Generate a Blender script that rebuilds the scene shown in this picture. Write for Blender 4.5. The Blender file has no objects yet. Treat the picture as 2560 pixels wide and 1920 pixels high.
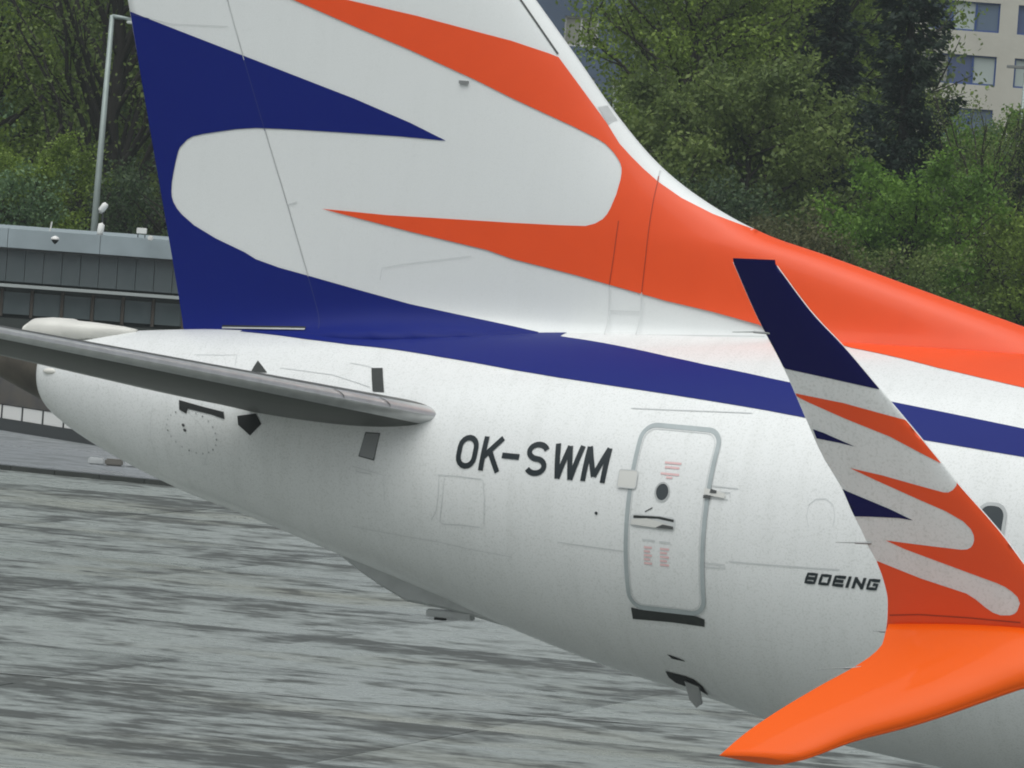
import bpy, bmesh, math, random, bisect
import numpy as np
from mathutils import Vector, Matrix
from mathutils.geometry import delaunay_2d_cdt
R = math.radians
sc = bpy.context.scene
COL = sc.collection

# ------------------------------------------------------------------ camera
cam_d = bpy.data.cameras.new('camera')
cam = bpy.data.objects.new('camera', cam_d); COL.objects.link(cam)
cam_d.sensor_width = 36.0
cam_d.lens = 36.0 * 16530.0 / 2560.0
cam_d.clip_start = 1.0; cam_d.clip_end = 3000.0
_yaw, _pitch, _roll = R(24.4428), R(-1.91574), R(4.2)
_f = Vector((-math.sin(_yaw) * math.cos(_pitch), math.cos(_yaw) * math.cos(_pitch), math.sin(_pitch)))
_r = Vector((math.cos(_yaw), math.sin(_yaw), 0.0)); _u = _r.cross(_f)
_r2 = _r * math.cos(_roll) + _u * math.sin(_roll); _u2 = _u * math.cos(_roll) - _r * math.sin(_roll)
M = Matrix((_r2, _u2, -_f)).transposed().to_4x4()
M.translation = Vector((22.6624, -55.2493, 6.8))
cam.matrix_world = M
sc.camera = cam

# ------------------------------------------------------------------ sky, sun, exposure (overcast, wet day)
SUN_EL, SUN_AZ = R(68), R(180)          # azimuth measured clockwise from +Y
w = bpy.data.worlds.new('World'); sc.world = w; w.use_nodes = True
nt = w.node_tree; nt.nodes.clear()
sky = nt.nodes.new('ShaderNodeTexSky'); sky.sky_type = 'NISHITA'; sky.sun_disc = False
sky.sun_elevation = SUN_EL; sky.sun_rotation = SUN_AZ
sky.air_density = 1.0; sky.dust_density = 6.0; sky.ozone_density = 1.0; sky.altitude = 300
hs = nt.nodes.new('ShaderNodeHueSaturation'); hs.inputs['Saturation'].default_value = 0.30
bgn = nt.nodes.new('ShaderNodeBackground'); bgn.inputs['Strength'].default_value = 0.078
wo = nt.nodes.new('ShaderNodeOutputWorld')
nt.links.new(sky.outputs[0], hs.inputs['Color']); nt.links.new(hs.outputs[0], bgn.inputs[0]); nt.links.new(bgn.outputs[0], wo.inputs[0])
sd = bpy.data.lights.new('sun', 'SUN'); sd.energy = 1.3; sd.angle = R(75); sd.color = (0.94, 1.0, 0.975)
so = bpy.data.objects.new('sun', sd); COL.objects.link(so)
_sd = Vector((math.sin(SUN_AZ) * math.cos(SUN_EL), math.cos(SUN_AZ) * math.cos(SUN_EL), math.sin(SUN_EL)))
so.rotation_euler = _sd.to_track_quat('Z', 'Y').to_euler()
so.location = (0, 0, 60)
vs = sc.view_settings
sc.cycles.filter_width = 1.9
vs.view_transform = 'Standard'; vs.look = 'None'; vs.exposure = 0.30; vs.gamma = 1.0; vs.use_curve_mapping = False

# ------------------------------------------------------------------ materials
def mat(name, col, rough=.5, metal=0.0, coat=0.0, spec=.5, noise=None, bump=None, emit=None):
    """noise=(scale, amount[, second colour]); bump=(scale, strength)"""
    m = bpy.data.materials.new(name); m.use_nodes = True
    n = m.node_tree.nodes; l = m.node_tree.links; p = n['Principled BSDF']
    p.inputs['Base Color'].default_value = (*col, 1); p.inputs['Roughness'].default_value = rough
    p.inputs['Metallic'].default_value = metal; p.inputs['Coat Weight'].default_value = coat
    p.inputs['Coat Roughness'].default_value = .08; p.inputs['Specular IOR Level'].default_value = spec
    tc = n.new('ShaderNodeTexCoord')
    if noise:
        nz = n.new('ShaderNodeTexNoise'); nz.inputs['Scale'].default_value = noise[0]; nz.inputs['Detail'].default_value = 6
        l.new(tc.outputs['Object'], nz.inputs['Vector'])
        mx = n.new('ShaderNodeMix'); mx.data_type = 'RGBA'
        mr = n.new('ShaderNodeMapRange'); mr.inputs[1].default_value = .35; mr.inputs[2].default_value = .7
        mr.inputs[3].default_value = 0; mr.inputs[4].default_value = noise[1]
        l.new(nz.outputs[0], mr.inputs[0]); l.new(mr.outputs[0], mx.inputs['Factor'])
        mx.inputs['A'].default_value = (*col, 1)
        c2 = noise[2] if len(noise) > 2 else tuple(c * .55 for c in col)
        mx.inputs['B'].default_value = (*c2, 1); l.new(mx.outputs['Result'], p.inputs['Base Color'])
    if bump:
        nb = n.new('ShaderNodeTexNoise'); nb.inputs['Scale'].default_value = bump[0]; nb.inputs['Detail'].default_value = 5
        l.new(tc.outputs['Object'], nb.inputs['Vector'])
        b = n.new('ShaderNodeBump'); b.inputs['Strength'].default_value = bump[1]; b.inputs['Distance'].default_value = .05
        l.new(nb.outputs[0], b.inputs['Height']); l.new(b.outputs[0], p.inputs['Normal'])
    return m

def fuselage_paint(name, col, streak=.16, speck=.42):
    """gloss white with faint vertical run-off streaks and a fine grime speckle"""
    m = mat(name, col, rough=.38, coat=.35)
    n = m.node_tree.nodes; l = m.node_tree.links; p = n['Principled BSDF']
    tc = n.new('ShaderNodeTexCoord'); mp = n.new('ShaderNodeMapping'); mp.inputs['Scale'].default_value = (5, 1, .45)
    l.new(tc.outputs['Object'], mp.inputs[0])
    a = n.new('ShaderNodeTexNoise'); a.inputs['Scale'].default_value = 1.6; a.inputs['Detail'].default_value = 7
    l.new(mp.outputs[0], a.inputs['Vector'])
    b = n.new('ShaderNodeTexNoise'); b.inputs['Scale'].default_value = 55; b.inputs['Detail'].default_value = 3
    l.new(tc.outputs['Object'], b.inputs['Vector'])
    ra = n.new('ShaderNodeMapRange'); ra.inputs[1].default_value = .48; ra.inputs[2].default_value = .78; ra.inputs[4].default_value = streak
    rb = n.new('ShaderNodeMapRange'); rb.inputs[1].default_value = .5; rb.inputs[2].default_value = .72; rb.inputs[4].default_value = speck
    l.new(a.outputs[0], ra.inputs[0]); l.new(b.outputs[0], rb.inputs[0])
    ad = n.new('ShaderNodeMath'); ad.operation = 'ADD'; l.new(ra.outputs[0], ad.inputs[0]); l.new(rb.outputs[0], ad.inputs[1])
    mx = n.new('ShaderNodeMix'); mx.data_type = 'RGBA'; l.new(ad.outputs[0], mx.inputs['Factor'])
    mx.inputs['A'].default_value = (*col, 1); mx.inputs['B'].default_value = (col[0] * .62, col[1] * .63, col[2] * .60, 1)
    l.new(mx.outputs['Result'], p.inputs['Base Color'])
    # oil-canning of the thin skin
    c = n.new('ShaderNodeTexNoise'); c.inputs['Scale'].default_value = 1.7; c.inputs['Detail'].default_value = 2
    l.new(tc.outputs['Object'], c.inputs['Vector'])
    bp = n.new('ShaderNodeBump'); bp.inputs['Strength'].default_value = .12; bp.inputs['Distance'].default_value = .02
    l.new(c.outputs[0], bp.inputs['Height']); l.new(bp.outputs[0], p.inputs['Normal'])
    return m

def leaf_mat(name, c1, c2, c3):
    m = bpy.data.materials.new(name); m.use_nodes = True
    n = m.node_tree.nodes; l = m.node_tree.links; p = n['Principled BSDF']
    g = n.new('ShaderNodeNewGeometry'); cr = n.new('ShaderNodeValToRGB')
    e = cr.color_ramp.elements; e[0].color = (*c1, 1); e[1].color = (*c3, 1); e[0].position = .1; e[1].position = .95
    k = cr.color_ramp.elements.new(.55); k.color = (*c2, 1)
    tc = n.new('ShaderNodeTexCoord'); nz = n.new('ShaderNodeTexNoise'); nz.inputs['Scale'].default_value = .55; nz.inputs['Detail'].default_value = 3
    l.new(tc.outputs['Object'], nz.inputs['Vector'])
    mx = n.new('ShaderNodeMath'); mx.operation = 'MULTIPLY_ADD'; mx.inputs[1].default_value = .55
    l.new(g.outputs['Random Per Island'], mx.inputs[0])
    sb = n.new('ShaderNodeMath'); sb.operation = 'MULTIPLY_ADD'; sb.inputs[1].default_value = 1.5; sb.inputs[2].default_value = -.52
    l.new(nz.outputs[0], sb.inputs[0]); l.new(sb.outputs[0], mx.inputs[2]); l.new(mx.outputs[0], cr.inputs[0])
    l.new(cr.outputs[0], p.inputs['Base Color']); p.inputs['Roughness'].default_value = .55; p.inputs['Specular IOR Level'].default_value = .35
    tr = n.new('ShaderNodeBsdfTranslucent'); l.new(cr.outputs[0], tr.inputs[0])
    ms = n.new('ShaderNodeMixShader'); ms.inputs[0].default_value = .42
    l.new(p.outputs[0], ms.inputs[1]); l.new(tr.outputs[0], ms.inputs[2]); l.new(ms.outputs[0], n['Material Output'].inputs[0])
    return m

def wet_mat(name, pale_col, dark, seed=0.0, slab=0.0):
    """rain-wet concrete: darker wet patches; sky sheen painted into the pale colour"""
    m = bpy.data.materials.new(name); m.use_nodes = True
    n = m.node_tree.nodes; l = m.node_tree.links; p = n['Principled BSDF']
    g = n.new('ShaderNodeNewGeometry'); pos = g.outputs['Position']
    def noise(scale, det, sx=1, sy=1, off=0.0):
        mp = n.new('ShaderNodeMapping'); mp.inputs['Scale'].default_value = (sx, sy, 1); mp.inputs['Location'].default_value = (off + seed, off, 0)
        mp.inputs['Rotation'].default_value = (0, 0, R(-9)); l.new(pos, mp.inputs[0])
        a = n.new('ShaderNodeTexNoise'); a.inputs['Scale'].default_value = scale; a.inputs['Detail'].default_value = det
        a.inputs['Roughness'].default_value = .62
        l.new(mp.outputs[0], a.inputs['Vector']); return a.outputs[0]
    def rng(s, a, b, c, d):
        q = n.new('ShaderNodeMapRange'); q.inputs[1].default_value = a; q.inputs[2].default_value = b; q.inputs[3].default_value = c; q.inputs[4].default_value = d
        l.new(s, q.inputs[0]); return q.outputs[0]
    big = noise(.20, 3, .7, 1.0); mid = noise(1.5, 6, .7, 1.0, 7.3); fine = noise(9, 4, 1, 1, 3.1)
    ad = n.new('ShaderNodeMath'); ad.operation = 'ADD'; l.new(big, ad.inputs[0])
    a2 = n.new('ShaderNodeMath'); a2.operation = 'MULTIPLY_ADD'; l.new(noise(3.2, 5, .7, 1.2, 2.2), a2.inputs[0]); a2.inputs[1].default_value = .5; a2.inputs[2].default_value = -.25
    a3 = n.new('ShaderNodeMath'); a3.operation = 'ADD'; l.new(mid, a3.inputs[0]); l.new(a2.outputs[0], a3.inputs[1]); l.new(a3.outputs[0], ad.inputs[1])
    tot = ad.outputs[0]
    if slab:
        # water stands along two edges of every slab
        tc = n.new('ShaderNodeTexCoord'); sx = n.new('ShaderNodeSeparateXYZ'); l.new(tc.outputs['Object'], sx.inputs[0])
        e1 = rng(sx.outputs[1], slab * .18, slab * .5, 0, .15); e2 = rng(sx.outputs[0], slab * .30, slab * .5, 0, .10)
        s1 = n.new('ShaderNodeMath'); s1.operation = 'ADD'; l.new(e1, s1.inputs[0]); l.new(e2, s1.inputs[1])
        s2 = n.new('ShaderNodeMath'); s2.operation = 'ADD'; l.new(tot, s2.inputs[0]); l.new(s1.outputs[0], s2.inputs[1]); tot = s2.outputs[0]
    wet = rng(tot, .95, 1.17, 0, 1)
    mx = n.new('ShaderNodeMix'); mx.data_type = 'RGBA'; mx.inputs['A'].default_value = (*pale_col, 1); mx.inputs['B'].default_value = (*dark, 1)
    l.new(wet, mx.inputs['Factor'])
    m2 = n.new('ShaderNodeMix'); m2.data_type = 'RGBA'; m2.blend_type = 'MULTIPLY'; m2.inputs['Factor'].default_value = .5
    l.new(mx.outputs['Result'], m2.inputs['A'])
    cr = n.new('ShaderNodeValToRGB'); cr.color_ramp.elements[0].color = (.72, .72, .70, 1); cr.color_ramp.elements[1].color = (1.1, 1.1, 1.08, 1)
    cr.color_ramp.elements[0].position = .35; cr.color_ramp.elements[1].position = .62
    l.new(fine, cr.inputs[0]); l.new(cr.outputs[0], m2.inputs['B'])
    m3 = n.new('ShaderNodeMix'); m3.data_type = 'RGBA'; m3.blend_type = 'MULTIPLY'; m3.inputs['B'].default_value = (.86, .78, .62, 1)
    l.new(rng(noise(.13, 4, .6, 1.3, 19.0), .52, .68, 0, .8), m3.inputs['Factor']); l.new(m2.outputs['Result'], m3.inputs['A'])
    l.new(m3.outputs['Result'], p.inputs['Base Color'])
    l.new(rng(ad.outputs[0], .85, 1.15, .26, .55), p.inputs['Roughness'])
    p.inputs['Specular IOR Level'].default_value = .85
    bp = n.new('ShaderNodeBump'); bp.inputs['Strength'].default_value = .25; bp.inputs['Distance'].default_value = .01
    l.new(fine, bp.inputs['Height']); l.new(bp.outputs[0], p.inputs['Normal'])
    return m

WHITE = fuselage_paint('white_paint', (.80, .815, .81))
FINWHITE = fuselage_paint('fin_white_paint', (.79, .815, .81), .05, .10)
BLUE = mat('blue_paint', (.002, .011, .165), .5, coat=.0, spec=.2, noise=(3, .35, (.003, .014, .175)))
NAVY = mat('navy_paint', (.004, .004, .075), .5, coat=.0, spec=.2)
ORANGE = mat('orange_paint', (.88, .088, .014), .42, coat=.15, spec=.35, noise=(4, .3, (.80, .075, .012)))
ORANGE2 = mat('bright_orange_paint', (.92, .115, .0), .55, coat=.22, spec=.2)
SEAM = mat('seam_sealant', (.60, .62, .62), .6)
SEAMDK = mat('dark_seam', (.07, .075, .075), .6)
SEAMBL = mat('blue_seam', (.03, .04, .16), .6)
SEAMOR = mat('orange_seam', (.42, .045, .012), .6)
BAND = mat('door_band_grey', (.42, .47, .48), .45, noise=(6, .3))
BLACK = mat('black_lettering', (.012, .02, .024), .4)
DARK = mat('dark_recess', (.018, .02, .02), .7)
RUBBER = mat('dark_rubber', (.03, .035, .033), .6, noise=(20, .5))
METAL = mat('bare_aluminium', (.62, .63, .63), .30, metal=.8, noise=(9, .35))
SOOT = mat('sooty_exhaust_metal', (.13, .115, .095), .5, metal=.4, noise=(4, .7, (.04, .038, .035)))
STEEL = mat('grey_steel', (.30, .31, .31), .45, metal=.5)
GREYP = mat('grey_paint', (.52, .54, .54), .5, noise=(5, .4))
UNDER = mat('stabilizer_shade_grey', (.07, .075, .068), .5, noise=(6, .35))  # darker than the real grey: underside shade put into the colour
ELEV = mat('elevator_grey', (.24, .25, .24), .5, noise=(6, .35))
CREAM = mat('cream_white', (.74, .73, .68), .45, noise=(5, .2))
PLATE = mat('beige_plate', (.66, .66, .63), .5)
PINK = mat('red_placard_print', (.78, .52, .52), .5)
GLASSDK = mat('dark_window_glass', (.05, .06, .065), .12)
TYRE = mat('tyre_rubber', (.02, .02, .02), .8)

# ------------------------------------------------------------------ object helpers
def link(name, me, m=None, parent=None, smooth=False):
    o = bpy.data.objects.new(name, me); COL.objects.link(o)
    if m is not None: me.materials.append(m)
    if parent is not None: o.parent = parent
    if smooth: me.polygons.foreach_set('use_smooth', [True] * len(me.polygons))
    return o
def mesh(name, v, f, m=None, parent=None, smooth=False):
    me = bpy.data.meshes.new(name); me.from_pydata([tuple(a) for a in v], [], f); me.update()
    return link(name, me, m, parent, smooth)
def empty(name, loc=(0, 0, 0), rz=0):
    o = bpy.data.objects.new(name, None); COL.objects.link(o); o.location = loc; o.rotation_euler = (0, 0, rz); return o
def tag(o, label=None, cat=None, group=None, kind=None):
    if label: o['label'] = label
    if cat: o['category'] = cat
    if group: o['group'] = group
    if kind: o['kind'] = kind
    return o
def boxdata(c, s):
    x, y, z = c; a, b, h = s[0] / 2, s[1] / 2, s[2] / 2
    v = [(x + i * a, y + j * b, z + k * h) for k in (-1, 1) for j in (-1, 1) for i in (-1, 1)]
    return v, [(0, 2, 3, 1), (4, 5, 7, 6), (0, 1, 5, 4), (2, 6, 7, 3), (0, 4, 6, 2), (1, 3, 7, 5)]
def box(name, c, s, m, parent=None, bevel=0.0):
    v, f = boxdata(c, s); bm = bmesh.new(); vs_ = [bm.verts.new(a) for a in v]
    for q in f: bm.faces.new([vs_[i] for i in q])
    if bevel: bmesh.ops.bevel(bm, geom=list(bm.edges), offset=bevel, segments=2, affect='EDGES')
    me = bpy.data.meshes.new(name); bm.to_mesh(me); bm.free()
    return link(name, me, m, parent)
def tube(pts, rad, n=8, caps=True):
    pts = [Vector(p) for p in pts]; v = []; f = []
    for i, p in enumerate(pts):
        d = (pts[min(i + 1, len(pts) - 1)] - pts[max(i - 1, 0)]).normalized()
        a = d.orthogonal().normalized() if abs(d.z) > .95 else d.cross(Vector((0, 0, 1))).normalized()
        if abs(d.z) > .95: a = Vector((1, 0, 0)) - d * d.x; a.normalize()
        b = d.cross(a); r = rad[i] if isinstance(rad, (list, tuple)) else rad
        v += [p + (a * math.cos(2 * math.pi * k / n) + b * math.sin(2 * math.pi * k / n)) * r for k in range(n)]
    for i in range(len(pts) - 1):
        f += [(i * n + k, i * n + (k + 1) % n, (i + 1) * n + (k + 1) % n, (i + 1) * n + k) for k in range(n)]
    if caps: f += [tuple(range(n - 1, -1, -1)), tuple((len(pts) - 1) * n + k for k in range(n))]
    return v, f
def tubeobj(name, pts, rad, m, parent=None, n=8):
    v, f = tube(pts, rad, n); return mesh(name, v, f, m, parent, smooth=n > 6)

def inside(p, poly):
    x, y = p; c = False; j = len(poly) - 1
    for i in range(len(poly)):
        xi, yi = poly[i]; xj, yj = poly[j]
        if (yi > y) != (yj > y) and x < (xj - xi) * (y - yi) / (yj - yi) + xi: c = not c
        j = i
    return c
def densify(poly, step, closed=True):
    out = []; n = len(poly)
    for i in range(n if closed else n - 1):
        a, b = poly[i], poly[(i + 1) % n]; k = max(1, int(math.hypot(b[0] - a[0], b[1] - a[1]) / step))
        out += [(a[0] + (b[0] - a[0]) * t / k, a[1] + (b[1] - a[1]) * t / k) for t in range(k)]
    if not closed: out.append(poly[-1])
    return out
def fill(poly, step):
    """triangulate a 2D outline with interior points about one step apart"""
    poly = densify(poly, step); v = [Vector(p) for p in poly]; n = len(v); e = [(i, (i + 1) % n) for i in range(n)]
    x0, x1 = min(p[0] for p in poly), max(p[0] for p in poly); y0, y1 = min(p[1] for p in poly), max(p[1] for p in poly)
    y = y0 + step / 2
    while y < y1:
        x = x0 + step / 2
        while x < x1:
            if inside((x, y), poly): v.append(Vector((x, y)))
            x += step
        y += step
    r = delaunay_2d_cdt(v, e, [], 1, 1e-6)
    vv = [(a.x, a.y) for a in r[0]]
    return vv, [tuple(t) for t in r[2]]
def decal(name, poly, step, surf, m, parent, off=.004):
    """thin paint film lying on a surface given by surf(u, v, offset)"""
    v, f = fill(poly, step)
    return mesh(name, [surf(a, b, off) for a, b in v], f, m, parent, smooth=True)
def ribbon2d(pts, wd, closed=False):
    n = len(pts); L = []; Rr = []
    for i in range(n):
        a = pts[(i - 1) % n] if (closed or i > 0) else pts[i]; b = pts[(i + 1) % n] if (closed or i < n - 1) else pts[i]
        dx, dy = b[0] - a[0], b[1] - a[1]; q = math.hypot(dx, dy) or 1; nx, ny = -dy / q, dx / q
        L.append((pts[i][0] + nx * wd / 2, pts[i][1] + ny * wd / 2)); Rr.append((pts[i][0] - nx * wd / 2, pts[i][1] - ny * wd / 2))
    f = [(i, (i + 1) % n, n + (i + 1) % n, n + i) for i in range(n if closed else n - 1)]
    return L + Rr, f
def line(name, pts, wd, surf, m, parent, off=.006, closed=False, step=.12):
    p = densify(pts, step, closed); v, f = ribbon2d(p, wd, closed)
    return mesh(name, [surf(a, b, off) for a, b in v], f, m, parent, smooth=True)
def arc(c, r, a0, a1, n=6): return [(c[0] + r * math.cos(R(a0 + (a1 - a0) * i / n)), c[1] + r * math.sin(R(a0 + (a1 - a0) * i / n))) for i in range(n + 1)]
def rrect(x0, y0, x1, y1, r, n=5):
    return arc((x1 - r, y1 - r), r, 0, 90, n) + arc((x0 + r, y1 - r), r, 90, 180, n) + arc((x0 + r, y0 + r), r, 180, 270, n) + arc((x1 - r, y0 + r), r, 270, 360, n)
# ------------------------------------------------------------------ the aircraft: X forward, -Y starboard, Z up, metres
def pchip(xs,ys):
    n=len(xs); h=[xs[i+1]-xs[i] for i in range(n-1)]; d=[(ys[i+1]-ys[i])/h[i] for i in range(n-1)]
    m=[0.0]*n; m[0]=d[0]; m[-1]=d[-1]
    for i in range(1,n-1):
        if d[i-1]*d[i]>0:
            w1=2*h[i]+h[i-1]; w2=h[i]+2*h[i-1]; m[i]=(w1+w2)/(w1/d[i-1]+w2/d[i])
    def f(x):
        if x<=xs[0]: return ys[0]
        if x>=xs[-1]: return ys[-1]
        i=min(n-2,max(0,bisect.bisect_right(xs,x)-1)); t=(x-xs[i])/h[i]
        return ((1+2*t)*(1-t)**2*ys[i]+t*(1-t)**2*h[i]*m[i]+t*t*(3-2*t)*ys[i+1]+t*t*(t-1)*h[i]*m[i+1])
    return f
# fuselage stations: X, crown z, keel z, half width, waist z
FUS=[(-7.225,4.835,4.19,.335,4.50),(-7.19,4.85,4.145,.365,4.49),(-7.08,4.87,4.06,.42,4.48),(-6.9,4.895,3.955,.47,4.46),(-6.3,4.965,3.70,.64,4.39),(-5.6,5.035,3.47,.82,4.29),
 (-4.9,5.09,3.30,.99,4.20),(-4.0,5.16,3.055,1.19,4.10),(-3.0,5.24,2.785,1.39,4.00),(-2.0,5.31,2.49,1.58,3.89),(-1.0,5.37,2.245,1.73,3.79),
 (0,5.415,2.065,1.83,3.71),(1.0,5.445,1.83,1.865,3.63),(2.0,5.46,1.715,1.88,3.59),(3.2,5.465,1.60,1.88,3.58),(6,5.47,1.47,1.88,3.58),
 (22,5.47,1.46,1.88,3.58),(25.5,5.45,1.50,1.80,3.50),(28,5.0,1.62,1.5,3.30),(29.8,4.0,1.95,.95,2.95),(30.9,3.35,2.3,.5,2.78),(31.4,2.85,2.62,.06,2.72)]
_x=[s[0] for s in FUS]
fTop,fBot,fW,fZc=[pchip(_x,[s[k] for s in FUS]) for k in (1,2,3,4)]
def fus(X,th):
    "starboard surface point; th from waist, + up"
    s=math.sin(th); zc=fZc(X)
    return (X,-fW(X)*math.cos(th), zc+((fTop(X)-zc) if s>0 else (zc-fBot(X)))*s)
# fin outline on the centre plane
finTE=pchip([3.5,5.034,8.06,12.4],[-5.44,-5.865,-6.709,-7.92])
_le=[(4.6,6.5),(5.2,4.45),(5.50,3.2),(5.677,2.485),(5.908,1.573),(6.168,.569),(6.313,-.027),(6.58,-.669),(6.858,-1.119),(7.267,-1.566),(7.801,-2.041),(8.299,-2.492),(12.4,-6.2)]
finLE=pchip([a for a,b in _le],[b for a,b in _le])
finF=pchip([-5.6,-4.9,-3.6,-2.6,-1.8,0,2.2],[0,.10,.30,.22,.12,.08,.03])
def finT(X,Z):
    "half thickness"
    d=max(0.0,finLE(Z)-X); e=max(0.0,X-finTE(Z))
    T=.27-.016*(Z-5.2)
    flare=finF(X)*math.exp(-max(0.0,Z-fTop(X)+.06)/.09)*(1-math.exp(-d/.4))
    return T*(1-math.exp(-d/.55))**.6*(1-math.exp(-e/1.5))+flare+.004

FIN_BLUE=[(-6.672,7.953),(-5.244,7.572),(-4.169,7.279),(-3.575,7.094),(-3.193,6.952),(-3.671,6.962),(-4.298,6.959),(-4.764,6.955),(-5.194,6.944),(-5.411,6.919),(-5.628,6.879),(-5.769,6.852),(-5.884,6.822),(-5.944,6.789),(-5.983,6.749),(-6.017,6.717),(-6.037,6.674),(-6.058,6.582),(-6.078,6.468),(-6.09,6.377),(-6.09,6.294),(-6.082,6.242),(-6.06,6.195),(-6.015,6.137),(-5.956,6.085),(-5.809,5.993),(-5.557,5.887),(-5.224,5.779),(-5.101,5.724),(-4.843,5.664),(-4.541,5.615),(-4.005,5.524),(-3.427,5.43),(-2.935,5.375),(-2.347,5.313),(-2.047,5.278),(-2.15,4.97),(-3.4,4.93),(-5.8,4.9),(-5.863,5.034),(-6.06,5.739),(-6.263,6.468),(-6.467,7.198)]
FIN_ORANGE=[(-5.536,8.363),(-4.314,8.186),(-3.585,8.079),(-2.63,7.908),(-2.269,7.818),(-2.175,7.788),(-1.781,7.363),(-1.644,7.215),(-1.501,7.041),(-1.38,6.936),(-1.252,6.835),(-1.096,6.726),(-0.853,6.593),(-0.544,6.47),(-0.257,6.386),(-0.106,6.343),(-0.015,6.306),(0.293,6.242),(0.568,6.164),(1.084,6.033),(1.579,5.905),(2.061,5.784),(2.496,5.671),(3.801,5.352),(4.0,5.2),(2.3,5.2),(0.62,5.28),(0.079,5.508),(-0.398,5.59),(-0.862,5.653),(-1.331,5.738),(-1.802,5.823),(-2.432,5.92),(-2.686,5.982),(-3.489,6.095),(-4.061,6.184),(-4.425,6.241),(-3.742,6.229),(-3.183,6.238),(-2.461,6.248),(-1.994,6.259),(-1.719,6.271),(-1.63,6.299),(-1.556,6.345),(-1.518,6.395),(-1.493,6.448),(-1.452,6.579),(-1.433,6.708),(-1.433,6.778),(-1.441,6.821),(-1.459,6.864),(-1.488,6.902),(-1.53,6.95),(-1.573,6.988),(-1.628,7.031),(-1.701,7.07),(-1.947,7.167),(-2.571,7.386),(-2.937,7.525),(-3.634,7.763),(-4.226,7.946),(-4.88,8.155)]
FL_HINGE=[(-5.646,8.264),(-5.584,8.088),(-5.428,7.707),(-5.072,6.876),(-4.798,6.249),(-4.603,5.789),(-4.42,5.371),(-4.304,5.133)]
FL_LE=[(-2.753,8.464),(-2.603,8.288),(-2.187,7.817)]
FL_A=[(-1.099,6.773),(-1.09,6.704),(-1.096,6.043),(-1.105,5.711),(-1.078,5.327)]
FL_B=[(-1.397,6.341),(-1.412,6.02),(-1.432,5.752),(-1.385,5.304)]
FL_C=[(-1.4,5.521),(-1.111,5.536)]
FL_D=[(-6.652,7.927),(-6.191,7.861),(-5.567,7.871)]
FL_E=[(-4.798,6.249),(-4.698,6.286)]
FL_BASE=[(-1.751,5.275),(-1.076,5.324),(-0.441,5.37),(0.155,5.409)]
FL_F=[(-3.762,5.627),(-3.751,5.739),(-3.53,5.792),(-2.84,5.916)]
FL_LE2=[(-1.753,7.358),(-1.683,7.379)]
FL_LE3=[(-1.644,7.215),(-1.571,7.254)]
FL_LE4=[(-1.098,6.733),(-1.105,6.825)]
FUS_BLUE=[(-5.155,1.3069),(-4.956,1.2527),(-4.365,1.1157),(-3.839,1.033),(-3.434,0.9931),(-2.786,0.9107),(-1.972,0.8266),(-1.448,0.7882),(-0.813,0.7545),(-0.032,0.7197),(0.686,0.6891),(1.059,0.6685),(1.631,0.6371),(2.221,0.6069),(3.155,0.5654),(4.417,0.5108),(4.357,0.6364),(3.071,0.7232),(2.452,0.7689),(1.809,0.8165),(0.754,0.893),(0.54,0.9137),(-0.126,0.9856),(-0.551,1.0453),(-1.083,1.136),(-1.695,1.2466),(-1.787,1.2666)]
FUS_ORANGE=[(-0.039,1.5754,'miss'),(0.191,1.5801,'miss'),(0.622,1.425),(1.063,1.2895),(1.509,1.2089),(2.011,1.1176),(2.492,1.0512),(2.898,1.0013),(4.231,0.8646)]
UL_TOP=[(-0.615,0.6165),(-0.138,0.635),(0.547,0.6643)]
UL_LAP=[(-1.129,-0.219),(-0.693,-0.1959),(-0.447,-0.1842)]
UL_LAP2=[(0.59,-0.1142),(0.89,-0.0967),(1.233,-0.0805),(1.649,-0.0615)]
UL_P1=[(-2.429,0.0124),(-2.234,0.0327),(-1.954,0.0499)]
UL_P2=[(-2.415,0.0065),(-2.415,-0.1298),(-2.445,-0.2469),(-2.505,-0.317)]
UL_P3=[(-2.353,0.0024),(-2.37,-0.1495),(-2.407,-0.3106),(-2.363,-0.3158),(-2.184,-0.2852),(-1.964,-0.2607)]
UL_P4=[(-1.941,0.0466),(-1.91,-0.0755),(-1.918,-0.2317)]
UL_P5=[(-4.864,-1.3599,'miss'),(-4.769,-0.7139),(-4.794,-0.5708)]
UL_R1=[(-5.725,0.0167),(-5.753,-0.2291),(-5.758,-0.4819),(-5.712,-0.6266),(-5.663,-0.7206)]
UL_R2=[(-5.303,0.0366),(-5.152,-0.0568),(-5.068,-0.1632),(-5.064,-0.3365),(-5.126,-0.496),(-5.165,-0.5244)]
UL_PLUG=[(1.321,0.1116),(1.291,0.167),(1.294,0.2213),(1.352,0.2526),(1.445,0.2606),(1.521,0.2365),(1.552,0.1848),(1.547,0.1312)]
UL_X1=[(-3.383,-0.078),(-3.023,-0.0869),(-3.019,-0.2758)]
UL_X2=[(-4.266,0.0723),(-4.27,-0.1301)]
UL_X3=[(-3.337,-0.1111),(-3.157,-0.1042)]
UL_S1=[(-5.414,0.7538),(-5.087,0.7833),(-4.946,0.8032)]
UL_S2=[(-4.943,0.7974),(-4.904,0.65)]
UL_H1=[(0.038,0.2005),(0.026,0.1743),(0.055,0.1685),(0.299,0.1782),(0.53,0.1886)]
UL_H2=[(0.038,0.2005),(0.288,0.2142),(0.542,0.2241),(0.547,0.1962)]
UL_H3=[(0.318,0.2437),(0.473,0.2467),(0.611,0.2501)]
UL_H4=[(0.066,-0.1891),(0.066,-0.1716),(0.114,-0.1679),(0.552,-0.137),(0.553,-0.1616)]
UL_H5=[(0.066,-0.1913),(0.113,-0.1962),(0.552,-0.1534)]
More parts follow.
